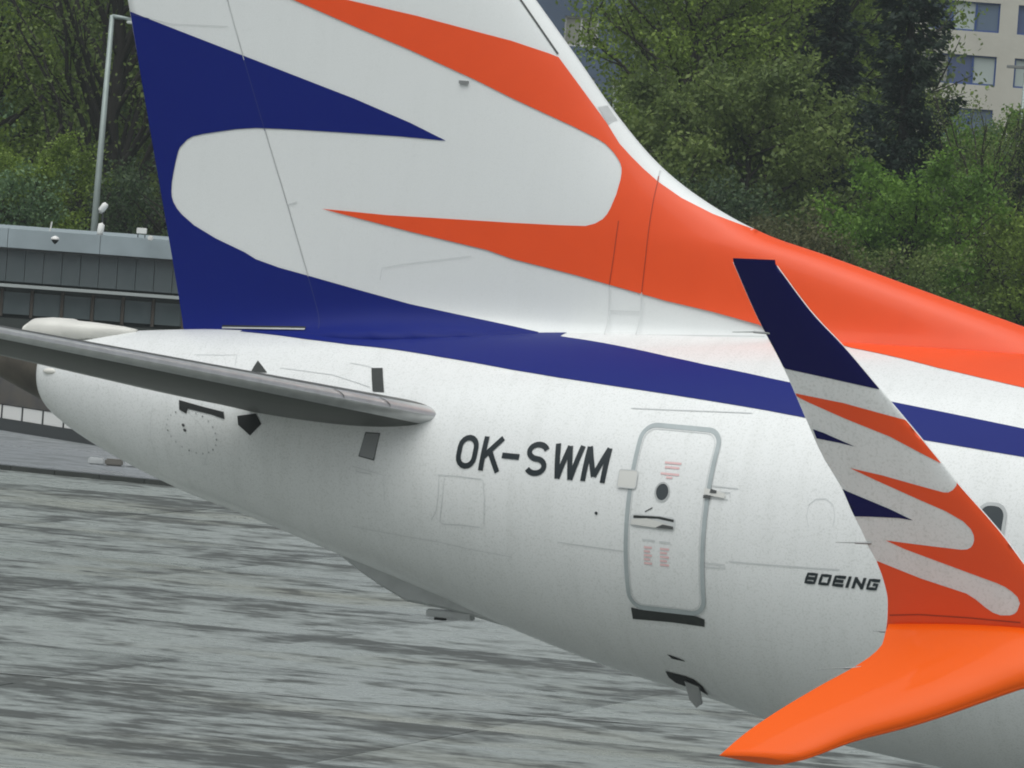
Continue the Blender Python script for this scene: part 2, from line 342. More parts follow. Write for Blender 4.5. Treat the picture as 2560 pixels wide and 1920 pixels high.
UL_LOW=[(-3.459,-0.6147),(-2.436,-0.4663),(-1.639,-0.3983)]
UL_TS=[(-3.681,0.7894),(-3.476,0.766),(-3.4,0.7449)]
UL_T2=[(-4.406,0.6759),(-3.814,0.6515),(-3.355,0.5672)]
UL_DT=[(-0.362,0.4995),(-0.109,0.5102),(0.195,0.5156)]
SCUFF=[(-0.424,-0.5144),(-0.429,-0.5926),(0.311,-0.5128),(0.323,-0.4673),(0.26,-0.4474),(-0.341,-0.5349)]
DOT=[(-0.74,-0.0035),(-6.042,0.9247,'miss')]
OUTFLOW=[(-0.298,-1.001),(-0.314,-1.0779),(-0.284,-1.1434),(-0.181,-1.1572),(-0.059,-1.1363),(0.001,-1.2072),(0.041,-1.0616),(-0.012,-0.999),(-0.086,-0.9894)]
SLOT=[(-0.174,-0.805),(-0.021,-0.8176),(-0.001,-0.826),(-0.141,-0.8339)]
TRIM_UP=[(-3.427,0.7474),(-3.309,0.755),(-3.182,0.5353),(-3.308,0.5314)]
TRIM_LO=[(-3.266,0.1973),(-3.113,0.2105),(-3.142,0.0083),(-3.309,0.0128)]
TRIM_TRI=[(-4.7,0.5976),(-4.683,0.7416),(-4.521,0.6076)]
HOLE1=[(-5.423,0.1476),(-5.114,0.1351),(-4.885,0.1312),(-4.865,0.0606),(-5.029,0.0754),(-5.307,0.0724),(-5.32,0.0137),(-5.405,0.0381)]
HOLE2=[(-4.723,0.122),(-4.518,0.1825),(-4.438,0.0972),(-4.554,-0.0364),(-4.702,0.0382)]
WU_TE=[(7.125,6.291),(7.272,5.944),(7.325,5.843),(7.416,5.666),(7.541,5.368),(7.634,5.146),(7.753,4.949),(7.81,4.81),(7.852,4.726),(7.914,4.58),(7.95,4.516),(7.992,4.393),(8.009,4.289),(7.998,4.153),(7.982,4.073)]
WU_LE=[(7.414,6.298),(7.644,6.009),(7.834,5.826),(8.041,5.598),(8.2,5.423),(8.417,5.177),(8.539,5.035),(8.681,4.888),(8.794,4.765),(8.925,4.597),(9.119,4.36),(9.315,4.156)]
WL_TE=[(8.017,4.08),(8.028,4.016),(8.006,3.964),(7.922,3.877),(7.729,3.73),(7.557,3.589),(7.483,3.523),(7.371,3.41),(7.268,3.273)]
WL_LE=[(9.313,4.156),(9.333,4.039),(9.24,3.95),(9.02,3.854),(8.433,3.578),(8.087,3.446),(7.786,3.299),(7.688,3.27)]
WICKS=[(7.312,5.873),(7.237,5.872),(7.093,5.861),(7.899,4.626),(7.824,4.619),(7.691,4.61),(7.985,4.081),(7.948,4.077),(7.902,4.076)]
WICKL=[(7.924,3.865),(7.844,3.848),(7.687,3.83)]
W_SEAM1=[(7.683,5.584),(7.82,5.355),(7.958,5.046)]
W_SEAM2=[(8.021,4.185),(8.221,4.209),(8.538,4.222),(8.904,4.226)]
W_NAVY1=[(7.108,6.315),(7.44,6.326),(7.645,6.023),(7.835,5.841),(8.062,5.59),(8.041,5.586),(7.718,5.628),(7.429,5.662),(7.393,5.676),(7.269,5.912)]
W_NAVY2=[(7.587,5.303),(7.657,5.287),(7.864,5.22),(7.759,5.234),(7.607,5.248)]
W_NAVY3=[(7.748,4.948),(7.87,4.912),(8.075,4.851),(8.226,4.795),(8.132,4.801),(7.941,4.792),(7.814,4.783)]
W_OR1=[(7.474,5.516),(7.81,5.482),(8.2,5.413),(8.231,5.406),(8.438,5.166),(8.417,5.167),(8.104,5.302),(7.804,5.39),(7.564,5.469),(7.476,5.503)]
W_OR2=[(7.823,5.083),(8.035,5.057),(8.287,5.013),(8.437,4.987),(8.469,4.989),(8.496,5.006),(8.518,5.035),(8.53,5.054),(8.682,4.893),(8.794,4.775),(8.925,4.607),(9.144,4.35),(9.314,4.126),(8.739,4.085),(8.229,4.075),(7.959,4.043),(7.998,4.153),(8.009,4.289),(7.992,4.393),(7.955,4.519),(8.251,4.437),(8.552,4.373),(8.613,4.342),(8.678,4.296),(8.724,4.27),(8.775,4.258),(8.836,4.264),(8.865,4.276),(8.884,4.296),(8.903,4.345),(8.889,4.383),(8.855,4.412),(8.812,4.438),(8.758,4.457),(8.459,4.534),(8.159,4.61),(8.03,4.653),(8.264,4.647),(8.466,4.643),(8.537,4.642),(8.576,4.648),(8.601,4.663),(8.615,4.682),(8.624,4.71),(8.623,4.739),(8.605,4.777),(8.558,4.82),(8.448,4.872),(8.282,4.926),(7.983,5.026)]

def fs(X, th, off=0.0):
    s, c = math.sin(th), math.cos(th); zc = fZc(X); h = (fTop(X) - zc) if s > 0 else (zc - fBot(X)); wd = fW(X)
    ny, nz = c * h, s * wd; q = math.hypot(ny, nz) or 1
    return (X, -(wd * c + off * ny / q), zc + h * s + off * nz / q)
def thZ(X, Z):
    zc = fZc(X); h = (fTop(X) - zc) if Z > zc else (zc - fBot(X)); return math.asin(max(-1, min(1, (Z - zc) / h)))
def fsZ(X, Z, off=0.0): return fs(X, thZ(X, Z), off)
def finS(X, Z, off=0.0):
    X = max(X, finTE(Z) + .002); X = min(X, finLE(Z) - .001)
    return (X, -(finT(X, Z) + off * (1 + 3 * math.exp(-max(0.0, Z - fTop(X)) / .15))), Z)

AIR = empty('airliner', (11.6, 0, 0))
tag(AIR, 'white airliner with blue and orange swooshes on its tail fin', 'airplane')
def part(o, parent=AIR):
    o.parent = parent; o.matrix_parent_inverse = Matrix.Translation((-11.6, 0, 0)) if parent is AIR else Matrix.Identity(4); return o
def P(o): return part(o, AIR)

# fuselage skin
xs = [-7.225, -7.215, -7.20, -7.16] + list(np.arange(-7.10, 4.5, .12)) + list(np.arange(4.5, 24, .5)) + list(np.arange(24, 31.41, .25)) + [31.4]
NA = 144; V = []; Fc = []
for X in xs:
    for k in range(NA):
        a = 2 * math.pi * k / NA; s, c = math.sin(a), math.cos(a); zc = fZc(X)
        V.append((X, -fW(X) * c, zc + ((fTop(X) - zc) if s > 0 else (zc - fBot(X))) * s))
for i in range(len(xs) - 1):
    Fc += [(i * NA + k, (i + 1) * NA + k, (i + 1) * NA + (k + 1) % NA, i * NA + (k + 1) % NA) for k in range(NA)]
Fc.append(tuple((len(xs) - 1) * NA + k for k in range(NA)))
FUSO = P(mesh('fuselage', V, Fc, WHITE, smooth=True))
# sooty exhaust nozzle carrying on from the cut end of the tail cone
V = []; Fc = []; noz = [(-7.16, 4.86, 4.16, .34), (-7.24, 4.85, 4.20, .33), (-7.5, 4.83, 4.30, .29), (-7.8, 4.80, 4.42, .23), (-8.05, 4.77, 4.52, .17), (-8.07, 4.76, 4.53, .15), (-7.9, 4.75, 4.52, .14)]
for X, zt, zb, wd in noz: V += [(X, -wd * math.cos(t), (zt + zb) / 2 + (zt - zb) / 2 * math.sin(t)) for t in np.linspace(0, 2 * math.pi, 41)[:-1]]
for i in range(len(noz) - 1): Fc += [(i * 40 + k, i * 40 + (k + 1) % 40, (i + 1) * 40 + (k + 1) % 40, (i + 1) * 40 + k) for k in range(40)]
Fc.append(tuple(6 * 40 + k for k in range(40)))
P(mesh('exhaust_nozzle', V, Fc, SOOT, smooth=True))

# fin and rudder
hz = [(b, a) for a, b in FL_HINGE]; hz.sort()
_h0, _h1 = hz[0], hz[-1]
hz = [(4.6, _h0[1] + .05)] + hz + [(12.4, _h1[1] + (_h1[1] - hz[-3][1]) / (_h1[0] - hz[-3][0]) * (12.4 - _h1[0]))]
HINGE = pchip([a for a, b in hz], [b for a, b in hz])
def finpatch(name, xa, xb, cols, m, z0=4.86, skip=-1):
    zs = list(np.arange(z0, 6.7, .015)) + list(np.arange(6.7, 9.0, .04)) + list(np.arange(9.0, 12.41, .25)); V = []; Fc = []; nc = len(cols)
    for Z in zs:
        a, b = xa(Z), xb(Z)
        row = [(a + (b - a) * t) for t in cols]
        V += [(x, -finT(x, Z), Z) for x in row] + [(x, finT(x, Z), Z) for x in reversed(row)]
    n2 = 2 * nc
    for i in range(len(zs) - 1):
        Fc += [(i * n2 + k, (i + 1) * n2 + k, (i + 1) * n2 + (k + 1) % n2, i * n2 + (k + 1) % n2) for k in range(n2) if k != skip % n2]
    Fc += [tuple(range(n2)), tuple((len(zs) - 1) * n2 + k for k in reversed(range(n2)))]
    o = P(mesh(name, V, Fc, m))
    for p in o.data.polygons: p.use_smooth = len(p.vertices) == 4
    return o
fcols = [1 - (1 - t) ** 2.6 for t in np.linspace(0, 1, 60)]
FIN = finpatch('tail_fin', lambda Z: HINGE(Z) + .003, lambda Z: finLE(Z), fcols, FINWHITE)
RUD = finpatch('rudder', finTE, lambda Z: HINGE(Z) - .003, list(np.linspace(0, 1, 14)), FINWHITE, 4.97, 13)
FIN.data.materials.append(ORANGE)
for pl in FIN.data.polygons:
    c = pl.center
    if c.x > -.16 and finLE(c.z) - c.x < .5: pl.material_index = 1
decal('blue_swoosh', FIN_BLUE, .035, finS, BLUE, FIN, .007)
decal('orange_swoosh', FIN_ORANGE, .04, finS, ORANGE, FIN, .011)
def mirY(o, name, parent):
    me = o.data.copy(); me.transform(Matrix.Scale(-1, 4, (0, 1, 0))); me.flip_normals()
    c = bpy.data.objects.new(name, me); COL.objects.link(c); c.parent = parent; return c
for o in [c for c in FIN.children]: mirY(o, o.name.split('.')[0], FIN)
for nm, wd, mm in (('FL_HINGE', .006, SEAM), ('FL_LE', .016, SEAMDK), ('FL_C', .008, SEAM), ('FL_D', .006, SEAM), ('FL_E', .01, SEAM),
                   ('FL_F', .005, SEAM), ('FL_LE2', .01, SEAM), ('FL_LE3', .01, SEAM), ('FL_LE4', .012, SEAM)):
    if nm in ('FL_HINGE', 'FL_D'):
        run = []; kind = None
        for q in densify(globals()[nm], .05, False):
            k = inside(q, FIN_BLUE)
            if kind is not None and k != kind: line('panel_seam', run + [q], wd, finS, SEAMBL if kind else mm, FIN, .009); run = []
            run.append(q); kind = k
        if len(run) > 1: line('panel_seam', run, wd, finS, SEAMBL if kind else mm, FIN, .009)
    else: line('panel_seam', globals()[nm], wd, finS, mm, FIN, .009)
# the two upright seams change tone where they cross from orange to white
for L in (FL_A, FL_B):
    d = densify(L, .08, False); cut = next((i for i, q in enumerate(d) if q[1] < (5.73 if L is FL_A else 5.80)), len(d) - 1)
    line('panel_seam', d[:cut + 1], .008, finS, SEAMOR, FIN, .015); line('panel_seam', d[cut:], .008, finS, SEAM, FIN, .015)
# leading edge: lighter metal shield segments
decal('leading_edge_patch', [FL_LE2[0], FL_LE2[1], FL_LE3[1], FL_LE3[0]], .05, finS, GREYP, FIN, .008)
# gap under the rudder with its bright lower lip
for dz, wd, mm in ((.012, .016, DARK), (-.004, .014, GREYP)):
    v, f = ribbon2d(densify([(-5.40, 5.065 + dz), (-4.45, 5.125 + dz)], .1, False), wd); mesh('rudder_gap', [(a, -(finT(a, b) + .045), b) for a, b in v], f, mm, RUD)
# small drain mast / static wick base on the fin side
v, f = boxdata((0, 0, 0), (.09, .03, .028)); q = finS(-3.06, 7.50)
bm_o = mesh('drain_stub', [(a + q[0], b + q[1] - .012, c + q[2]) for a, b, c in v], f, STEEL, FIN)

# paint on the fuselage
_b = [p[:2] for p in FUS_BLUE]; _i = max(range(len(_b)), key=lambda i: _b[i][0])
_lo = _b[_i] if _b[_i][1] < _b[_i + 1][1] else _b[_i + 1]
_b = _b[:15] + [(6.5, _b[14][1] - .19), (9.5, _b[14][1] - .36), (12.5, _b[14][1] - .50), (9.5, _b[17][1] - .40), (6.5, _b[17][1] - .215)] + _b[17:]
decal('blue_stripe', _b + [(FUS_BLUE[-1][0], 1.5705), (FUS_BLUE[0][0], 1.5705)], .06, fs, BLUE, FUSO, .004)
decal('orange_stripe', [(-.04, 1.5705), (.2, 1.5)] + [p[:2] for p in FUS_ORANGE[2:]] + [(5.6, .74), (7.2, .63), (8.4, .56), (7.6, .86), (6.6, 1.25), (6.2, 1.5705)], .06, fs, ORANGE, FUSO, .004)
for nm in [k for k in list(globals()) if k.startswith('UL_')]:
    pts = [p[:2] for p in globals()[nm]]
    if nm == 'UL_P5': pts = pts[1:]
    line('panel_seam', pts, .0035 if nm in ('UL_R1', 'UL_R2', 'UL_PLUG', 'UL_LOW', 'UL_X1', 'UL_X2') else .0055, fs, SEAM, FUSO, .005, step=.06)
# base seam of the fin fairing, on both paints
line('fairing_seam', [p[:2] for p in FL_BASE], .012, finS, SEAM, FIN, .008)

# lettering built from strokes
def stroke(pts, wd, closed=False):
    v, f = ribbon2d(pts, wd, closed); return v, f
def glyphs(name, items, u0, z0, shear, wd, m, parent, slope=0.0):
    V = []; Fc = []
    for pts, closed in items:
        d = densify(pts, .03, closed); v, f = ribbon2d(d, wd, closed); b = len(V)
        V += [fsZ(u0 + a + shear * c, z0 + c + slope * a, .006) for a, c in v]; Fc += [tuple(i + b for i in q) for q in f]
    return mesh(name, V, Fc, m, parent)
h = .305; s_ = .051; e = s_ / 2
def cap(x, wd, kind):
    L, Rr, T = x + e, x + wd - e, h - e; cx = x + wd / 2
    if kind == 'O':
        r = wd / 2 - e; return [(arc((cx, T - r), r, 0, 180, 8) + arc((cx, e + r), r, 180, 360, 8), True)]
    if kind == 'K': return [([(L, 0), (L, h)], False), ([(Rr + .012, h), (L + .01, h * .42)], False), ([(L + wd * .28, h * .60), (Rr + .018, 0)], False)]
    if kind == '-': return [([(x, h * .50), (x + wd, h * .50)], False)]
    if kind == 'S':
        r = (h - s_) / 4; rx = wd / 2 - e
        p = [(cx + rx * math.cos(R(a)), T - r + r * math.sin(R(a))) for a in range(20, 271, 15)] + [(cx + rx * math.cos(R(a)), e + r + r * math.sin(R(a))) for a in range(75, -161, -15)]
        return [(p, False)]
    if kind == 'W': return [([(L, h), (L + wd * .20, 0)], False), ([(L + wd * .20, 0), (cx, h * .96)], False), ([(cx, h * .96), (Rr - wd * .20, 0)], False), ([(Rr - wd * .20, 0), (Rr, h)], False)]
    if kind == 'M': return [([(L, 0), (L, h)], False), ([(L, h), (cx, h * .16)], False), ([(cx, h * .16), (Rr, h)], False), ([(Rr, h), (Rr, 0)], False)]
for kind, x, wd in (('O', -2.262, .220), ('K', -2.005, .21), ('-', -1.782, .18), ('S', -1.535, .23), ('W', -1.262, .305), ('M', -.938, .25)):
    glyphs('registration_letter', cap(0, wd, kind), x, 4.032, .04, s_, BLACK, FUSO)
hb = .102; wb = .108; sb_ = .028
def bcap(k):
    a, b, T, m_ = sb_ / 2, wb - sb_ / 2, hb - sb_ / 2, hb / 2; bt = sb_ / 2
    return {'B': [([(a, bt), (b, bt), (b, T), (a, T)], True), ([(a, m_), (b, m_)], False)], 'O': [([(a, bt), (b, bt), (b, T), (a, T)], True)],
            'E': [([(wb, bt), (a, bt), (a, T), (wb, T)], False), ([(a, m_), (wb * .9, m_)], False)], 'I': [([(a, 0), (a, hb)], False)],
            'N': [([(a, 0), (a, hb)], False), ([(a, T), (b, bt)], False), ([(b, 0), (b, hb)], False)],
            'G': [([(wb, T), (a, T), (a, bt), (b, bt), (b, m_), (wb * .5, m_)], False)]}[k]
u = 1.312
for k in 'BOEING':
    glyphs('maker_letter', bcap(k), u, 3.334, .32, sb_, BLACK, FUSO); u += .058 if k == 'I' else .131

# aft service door with its contrasting band
DX0, DX1, DZ0, DZ1 = -.425, .335, 2.965, 4.575
DOOR = P(decal('service_door', rrect(DX0 + .02, DZ0 + .02, DX1 - .02, DZ1 - .02, .11), .07, fsZ, WHITE, None, .007))
outl = rrect(DX0, DZ0, DX1, DZ1, .13, 8)
line('outline_band', outl, .041, fsZ, BAND, DOOR, .010, True, .05)
line('door_seam', rrect(DX0 + .032, DZ0 + .032, DX1 - .032, DZ1 - .032, .11, 8), .006, fsZ, SEAM, DOOR, .011, True, .05)
cw = (-.105, 4.005)
line('window_ring', [(cw[0] + .068 * math.cos(t), cw[1] + .080 * math.sin(t)) for t in np.linspace(0, 2 * math.pi, 33)[:-1]], .014, fsZ, GREYP, DOOR, .014, True, .02)
decal('door_window', [(cw[0] + .060 * math.cos(t), cw[1] + .072 * math.sin(t)) for t in np.linspace(0, 2 * math.pi, 33)[:-1]], .03, fsZ, GLASSDK, DOOR, .009)
decal('handle_recess', rrect(-.395, 3.675, .060, 3.795, .05), .05, fsZ, SEAM, DOOR, .010)
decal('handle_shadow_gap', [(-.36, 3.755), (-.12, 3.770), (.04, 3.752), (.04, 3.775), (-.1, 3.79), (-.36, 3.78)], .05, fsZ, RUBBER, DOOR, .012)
decal('handle_lever', [(-.38, 3.70), (-.2, 3.692), (.045, 3.688), (.045, 3.715), (-.10, 3.745), (-.22, 3.765), (-.37, 3.745)], .04, fsZ, PLATE, DOOR, .022)
decal('handle_grip', [(-.13, 3.69), (.045, 3.69), (.045, 3.715), (-.06, 3.725)], .04, fsZ, SEAMDK, DOOR, .025)
decal('latch_cover', rrect(-.555, 4.01, -.37, 4.165, .02), .05, fsZ, PLATE, DOOR, .018)
line('latch_cover_edge', rrect(-.555, 4.01, -.37, 4.165, .02), .008, fsZ, SEAM, DOOR, .020, True, .05)
decal('hinge_arm', [(.30, 4.02), (.50, 4.00), (.50, 4.045), (.40, 4.06), (.30, 4.075)], .04, fsZ, PLATE, DOOR, .022)
decal('hinge_knuckle', [(.30, 3.985), (.37, 3.985), (.37, 4.015), (.30, 4.01)], .03, fsZ, SEAMDK, DOOR, .026)
decal('hinge_knuckle', [(.355, 4.035), (.42, 4.035), (.42, 4.06), (.36, 4.07)], .03, fsZ, SEAMDK, DOOR, .026)
for x0, x1, z in ((-.13, .03, 4.262), (-.12, .02, 4.222), (-.15, .03, 4.165), (-.09, -.03, 4.135)):
    line('placard_text', [(x0, z), (x1, z)], .018, fsZ, PINK, DOOR, .012)
for x0, x1, z in ((-.26, -.13, 3.575), (-.09, .02, 3.57)): line('placard_text', [(x0, z), (x1, z)], .014, fsZ, SEAM, DOOR, .012)
for x0, x1 in ((-.24, -.16), (-.08, .01)):
    for k in range(5): line('placard_text', [(x0, 3.51 - .035 * k), (x1 - .02 * (k % 2), 3.51 - .035 * k)], .018, fsZ, PINK, DOOR, .012)
line('pull_arrow', [(-.25, 3.82), (-.18, 3.86)], .01, fsZ, SEAMDK, DOOR, .012)
P(decal('scuff_plate', [p[:2] for p in [SCUFF[0], SCUFF[1], (-.05, -.548), SCUFF[2], SCUFF[3], (.26, -.462), (.0, -.47), (-.341, -.515)]], .05, fs, RUBBER, None, .009))
# cabin windows
for k in range(-1, 9):
    xw = 2.985 + .508 * k
    o = P(decal('cabin_window', rrect(xw - .11, 3.795, xw + .11, 4.155, .09), .05, fsZ, GLASSDK, None, .006))
    line('window_frame', rrect(xw - .125, 3.78, xw + .125, 4.17, .10), .03, fsZ, GREYP, o, .009, True, .05)
P(decal('static_port', [(DOT[0][0] + .016 * math.cos(t), DOT[0][1] + .009 * math.sin(t)) for t in np.linspace(0, 6.283, 13)[:-1]], .03, fs, BLACK, None, .007))

# outflow valve: flat dark film painting the shade of its recess, plus a standing flap
P(decal('outflow_shade_film', [p[:2] for p in OUTFLOW], .05, fs, DARK, None, .006))
a, b, c, d = fs(-.13, -1.05, 0), fs(-.0, -1.07, 0), fs(.03, -1.12, .12), fs(-.09, -1.11, .12)
c2 = fs(-.03, -1.14, .16)
vv = [a, b, c, c2, d]; vv2 = [(x, y - .02, z - .01) for x, y, z in vv]
P(mesh('outflow_flap', vv + vv2, [(0, 1, 2, 3, 4), (9, 8, 7, 6, 5), (0, 5, 6, 1), (1, 6, 7, 2), (2, 7, 8, 3), (3, 8, 9, 4), (4, 9, 5, 0)], STEEL))
P(decal('drain_slot', [p[:2] for p in SLOT], .05, fs, DARK, None, .007))
P(decal('trim_scale', [p[:2] for p in TRIM_UP], .05, fs, RUBBER, None, .007))
tl = P(decal('trim_scale', [p[:2] for p in TRIM_LO], .05, fs, STEEL, None, .007))
line('trim_scale_edge', [p[:2] for p in TRIM_LO], .012, fs, SEAMDK, tl, .009, True)
P(decal('stabilizer_slot', [p[:2] for p in TRIM_TRI], .05, fs, RUBBER, None, .007))
P(decal('stabilizer_slot', [p[:2] for p in HOLE1], .05, fs, DARK, None, .007))  # flat dark films paint the shade inside these openings
P(decal('stabilizer_slot', [p[:2] for p in HOLE2], .05, fs, DARK, None, .007))
# rivet dots of the round access panel
import random as _rd; _rd.seed(4)
for k in range(22):
    t = 2 * math.pi * k / 22; o = decal('rivet', [(-5.25 + .30 * math.cos(t) + .009 * math.cos(q), -.17 + .22 * math.sin(t) + .012 * math.sin(q)) for q in np.linspace(0, 6.283, 7)[:-1]], .03, fs, GREYP if k % 4 else STEEL, FUSO, .006)
for x, t in ((-5.35, -.12), (-5.33, -.17)): decal('rivet', [(x + .02 * math.cos(q), t + .018 * math.sin(q)) for q in np.linspace(0, 6.283, 7)[:-1]], .03, fs, SEAMDK, FUSO, .006)

# fairing on top of the tail cone
prof = [(-6.30, 4.975, .02), (-6.45, 4.992, .10), (-6.75, 5.006, .17), (-6.98, 5.010, .19), (-7.0, 5.022, .21), (-7.2, 5.020, .21), (-7.36, 5.0, .20), (-7.44, 4.94, .17)]
V = []; Fc = []
for X, zt, wd in prof:
    zb = max(fTop(max(X, -7.3)) - .06, 4.80)
    V += [(X, -.12 - wd * math.cos(t), zb + (zt - zb) * max(0, math.sin(t)) ** .35) for t in np.linspace(0, math.pi, 13)]
for i in range(len(prof) - 1): Fc += [(i * 13 + k, (i + 1) * 13 + k, (i + 1) * 13 + k + 1, i * 13 + k + 1) for k in range(12)]
Fc += [tuple(range(12, -1, -1)), tuple((len(prof) - 1) * 13 + k for k in range(13))] + [(i * 13, i * 13 + 12, (i + 1) * 13 + 12, (i + 1) * 13) for i in range(len(prof) - 1)]
P(mesh('tail_fairing', V, Fc, CREAM, smooth=True))
o = P(mesh('navigation_bump', *(lambda d: ([(-7.0 + a * .09, -.41 + b * .05, 4.52 + c * .035) for a, b, c in d[0]], d[1]))(tube([(-1.2, 0, 0), (-.8, 0, 0), (0, 0, 0), (.8, 0, 0), (1.2, 0, 0)], [.3, .8, 1, .8, .3], 10)), CREAM, smooth=True))

# tail skid under the keel
sk = [(-4.10, 3.06, 0.02), (-3.85, 2.915, .06), (-3.64, 2.81, .08), (-3.34, 2.68, .10), (-3.0, 2.652, .10), (-2.64, 2.604, .08), (-2.3, 2.54, .03)]
V = []; Fc = []
for X, zb, wd in sk:
    zt = fBot(X) + .08; V += [(X, -wd, zt), (X, -wd * .8, zb + .03), (X, -wd * .3, zb), (X, wd * .3, zb), (X, wd * .8, zb + .03), (X, wd, zt)]
for i in range(len(sk) - 1): Fc += [(i * 6 + k, i * 6 + k + 1, (i + 1) * 6 + k + 1, (i + 1) * 6 + k) for k in range(5)]
SK = P(mesh('tail_skid', V, Fc, GREYP, smooth=False))
box('skid_shoe', (-2.90, 0, 2.60), (.46, .1, .07), GREYP, SK, .01); box('skid_pad', (-3.0, 0, 2.555), (.09, .08, .03), DARK, SK)

# horizontal stabilizers
def naca(s, t): s = max(0, min(1, s)); return 5 * t * (.2969 * math.sqrt(s) - .126 * s - .3516 * s * s + .2843 * s ** 3 - .1036 * s ** 4)
def loftfoil(name, secs, s0, s1, m, t, n=16, closeends=True):
    """secs: list of (LE point, TE point); chord fraction s0..s1; thickness normal to chord and span"""
    ss = [s0 + (s1 - s0) * (1 - math.cos(math.pi * k / n)) / 2 for k in range(n + 1)]; V = []; Fc = []
    span = (Vector(secs[-1][0]) - Vector(secs[0][0])).normalized()
    for i, (a, b) in enumerate(secs):
        a, b = Vector(a), Vector(b); ch = b - a
        sp = (Vector(secs[min(i + 1, len(secs) - 1)][0]) + Vector(secs[min(i + 1, len(secs) - 1)][1]) - Vector(secs[max(i - 1, 0)][0]) - Vector(secs[max(i - 1, 0)][1])).normalized()
        nn = ch.cross(sp).normalized()
        if abs(nn.z) > .5 and nn.z < 0: nn = -nn
        up = [a + ch * s + nn * naca(s, t) * ch.length for s in ss]; lo = [a + ch * s - nn * naca(s, t) * ch.length for s in ss]
        V += up + list(reversed(lo))
    k2 = 2 * (n + 1)
    for i in range(len(secs) - 1): Fc += [(i * k2 + k, i * k2 + (k + 1) % k2, (i + 1) * k2 + (k + 1) % k2, (i + 1) * k2 + k) for k in range(k2)]
    Fc += [tuple(range(k2)), tuple((len(secs) - 1) * k2 + k for k in reversed(range(k2)))]
    o = mesh(name, V, Fc, m); bm = bmesh.new(); bm.from_mesh(o.data); bmesh.ops.recalc_face_normals(bm, faces=bm.faces); bm.to_mesh(o.data); bm.free()
    for p in o.data.polygons: p.use_smooth = len(p.vertices) == 4
    return o
def ssec(y):
    d = y - 1.36; d2 = y - .85
    return (-2.57 - d * math.tan(R(34)), -y, 4.475 + d * math.tan(R(8.3))), (-5.5 - d2 * math.tan(R(17.5)), -y, 4.42 + d2 * math.tan(R(8.3)))
ys = [.7, 1.36, 2.5, 4, 5.5, 6.8, 7.18]
SEC = [ssec(y) for y in ys]
a, b = SEC[-1]; SEC[-1] = ((a[0] - .3, a[1], a[2] - .01), b)
for sgn in (1, -1):
    S2 = [((a[0], a[1] * sgn, a[2]), (b[0], b[1] * sgn, b[2])) for a, b in SEC]
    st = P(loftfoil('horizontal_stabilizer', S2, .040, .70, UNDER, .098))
    le = loftfoil('leading_edge', S2, 0, .042, METAL, .101); le.parent = st
    el = P(loftfoil('elevator', S2[1:], .708, 1.0, ELEV, .098))
    # root fillet nose of the leading edge
    for y in (1.75, 2.15):
        a, b = ssec(y); pts = []
        for k in range(9):
            s = .040 * (1 - k / 8.0) ** 2; pts.append((a[0] + (b[0] - a[0]) * s, a[1] * sgn, a[2] + naca(s, .102) * (a[0] - b[0]) + .003))
        V = []
        for q in pts: V += [(q[0], q[1] - .006, q[2]), (q[0], q[1] + .006, q[2])]
        mesh('edge_joint', V, [(2 * k, 2 * k + 1, 2 * k + 3, 2 * k + 2) for k in range(8)], SEAMDK, le)

# wings and winglets
def wingmesh(sgn):
    prof = [(1.2, 19.0, 11.0, 2.72), (1.9, 18.4, 11.0, 2.85), (5.6, 16.25, 11.1, 3.05), (11, 13.1, 9.75, 3.50), (16.4, 9.75, 8.18, 4.06), (17.15, 9.32, 8.0, 4.14)]
    return loftfoil('wing', [((x0, -y * sgn, z), (x1, -y * sgn, z)) for y, x0, x1, z in prof], 0, 1, GREYP, .11)
KU = (-17.95 + 17.15) / (6.3 - 4.15); KL = (-17.95 + 17.15) / (3.25 - 4.15)
def curve2(pts):
    q = sorted((b, a) for a, b in pts); z = []; x = []
    for b, a in q:
        if not z or b - z[-1] > 1e-3: z.append(b); x.append(a)
    return pchip(z, x)
uTE, uLE, lTE, lLE = curve2(WU_TE), curve2(WU_LE), curve2(WL_TE), curve2(WL_LE)
def upY(Z): return -17.15 + KU * (Z - 4.15)
def loY(Z): return -17.15 + KL * (Z - 4.15)
def wlS(X, Z, off=0.0):
    a, b = uLE(Z), uTE(Z); X = max(b + .004, min(a - .004, X)); s = (a - X) / max(.01, a - b)
    return (X, upY(Z) - naca(s, .085) * (a - b) * 1.06 - off, Z)
for sgn in (1, -1):
    P(wingmesh(sgn))
    zs = list(np.linspace(4.10, 4.6, 11)) + list(np.linspace(4.7, 6.29, 20))
    up = loftfoil('winglet', [((uLE(Z), upY(Z) * sgn, Z), (uTE(Z), upY(Z) * sgn, Z)) for Z in zs], 0, 1, WHITE, .085, 22)
    P(up)
    zl = list(np.linspace(3.275, 4.13, 22))
    lo = P(loftfoil('lower_winglet', [((lLE(Z), loY(Z) * sgn, Z), (lTE(Z), loY(Z) * sgn, Z)) for Z in zl], 0, 1, ORANGE2, .15, 22))
    if sgn == 1:
        for nm, nn, mm in (('W_NAVY1', 'navy_tip', NAVY), ('W_NAVY2', 'navy_sliver', NAVY), ('W_NAVY3', 'navy_sliver', NAVY), ('W_OR1', 'orange_band', ORANGE), ('W_OR2', 'orange_band', ORANGE)):
            decal(nn, globals()[nm], .035, wlS, mm, up, .003)
        line('panel_seam', W_SEAM2, .008, wlS, SEAMOR, up, .006, step=.05)
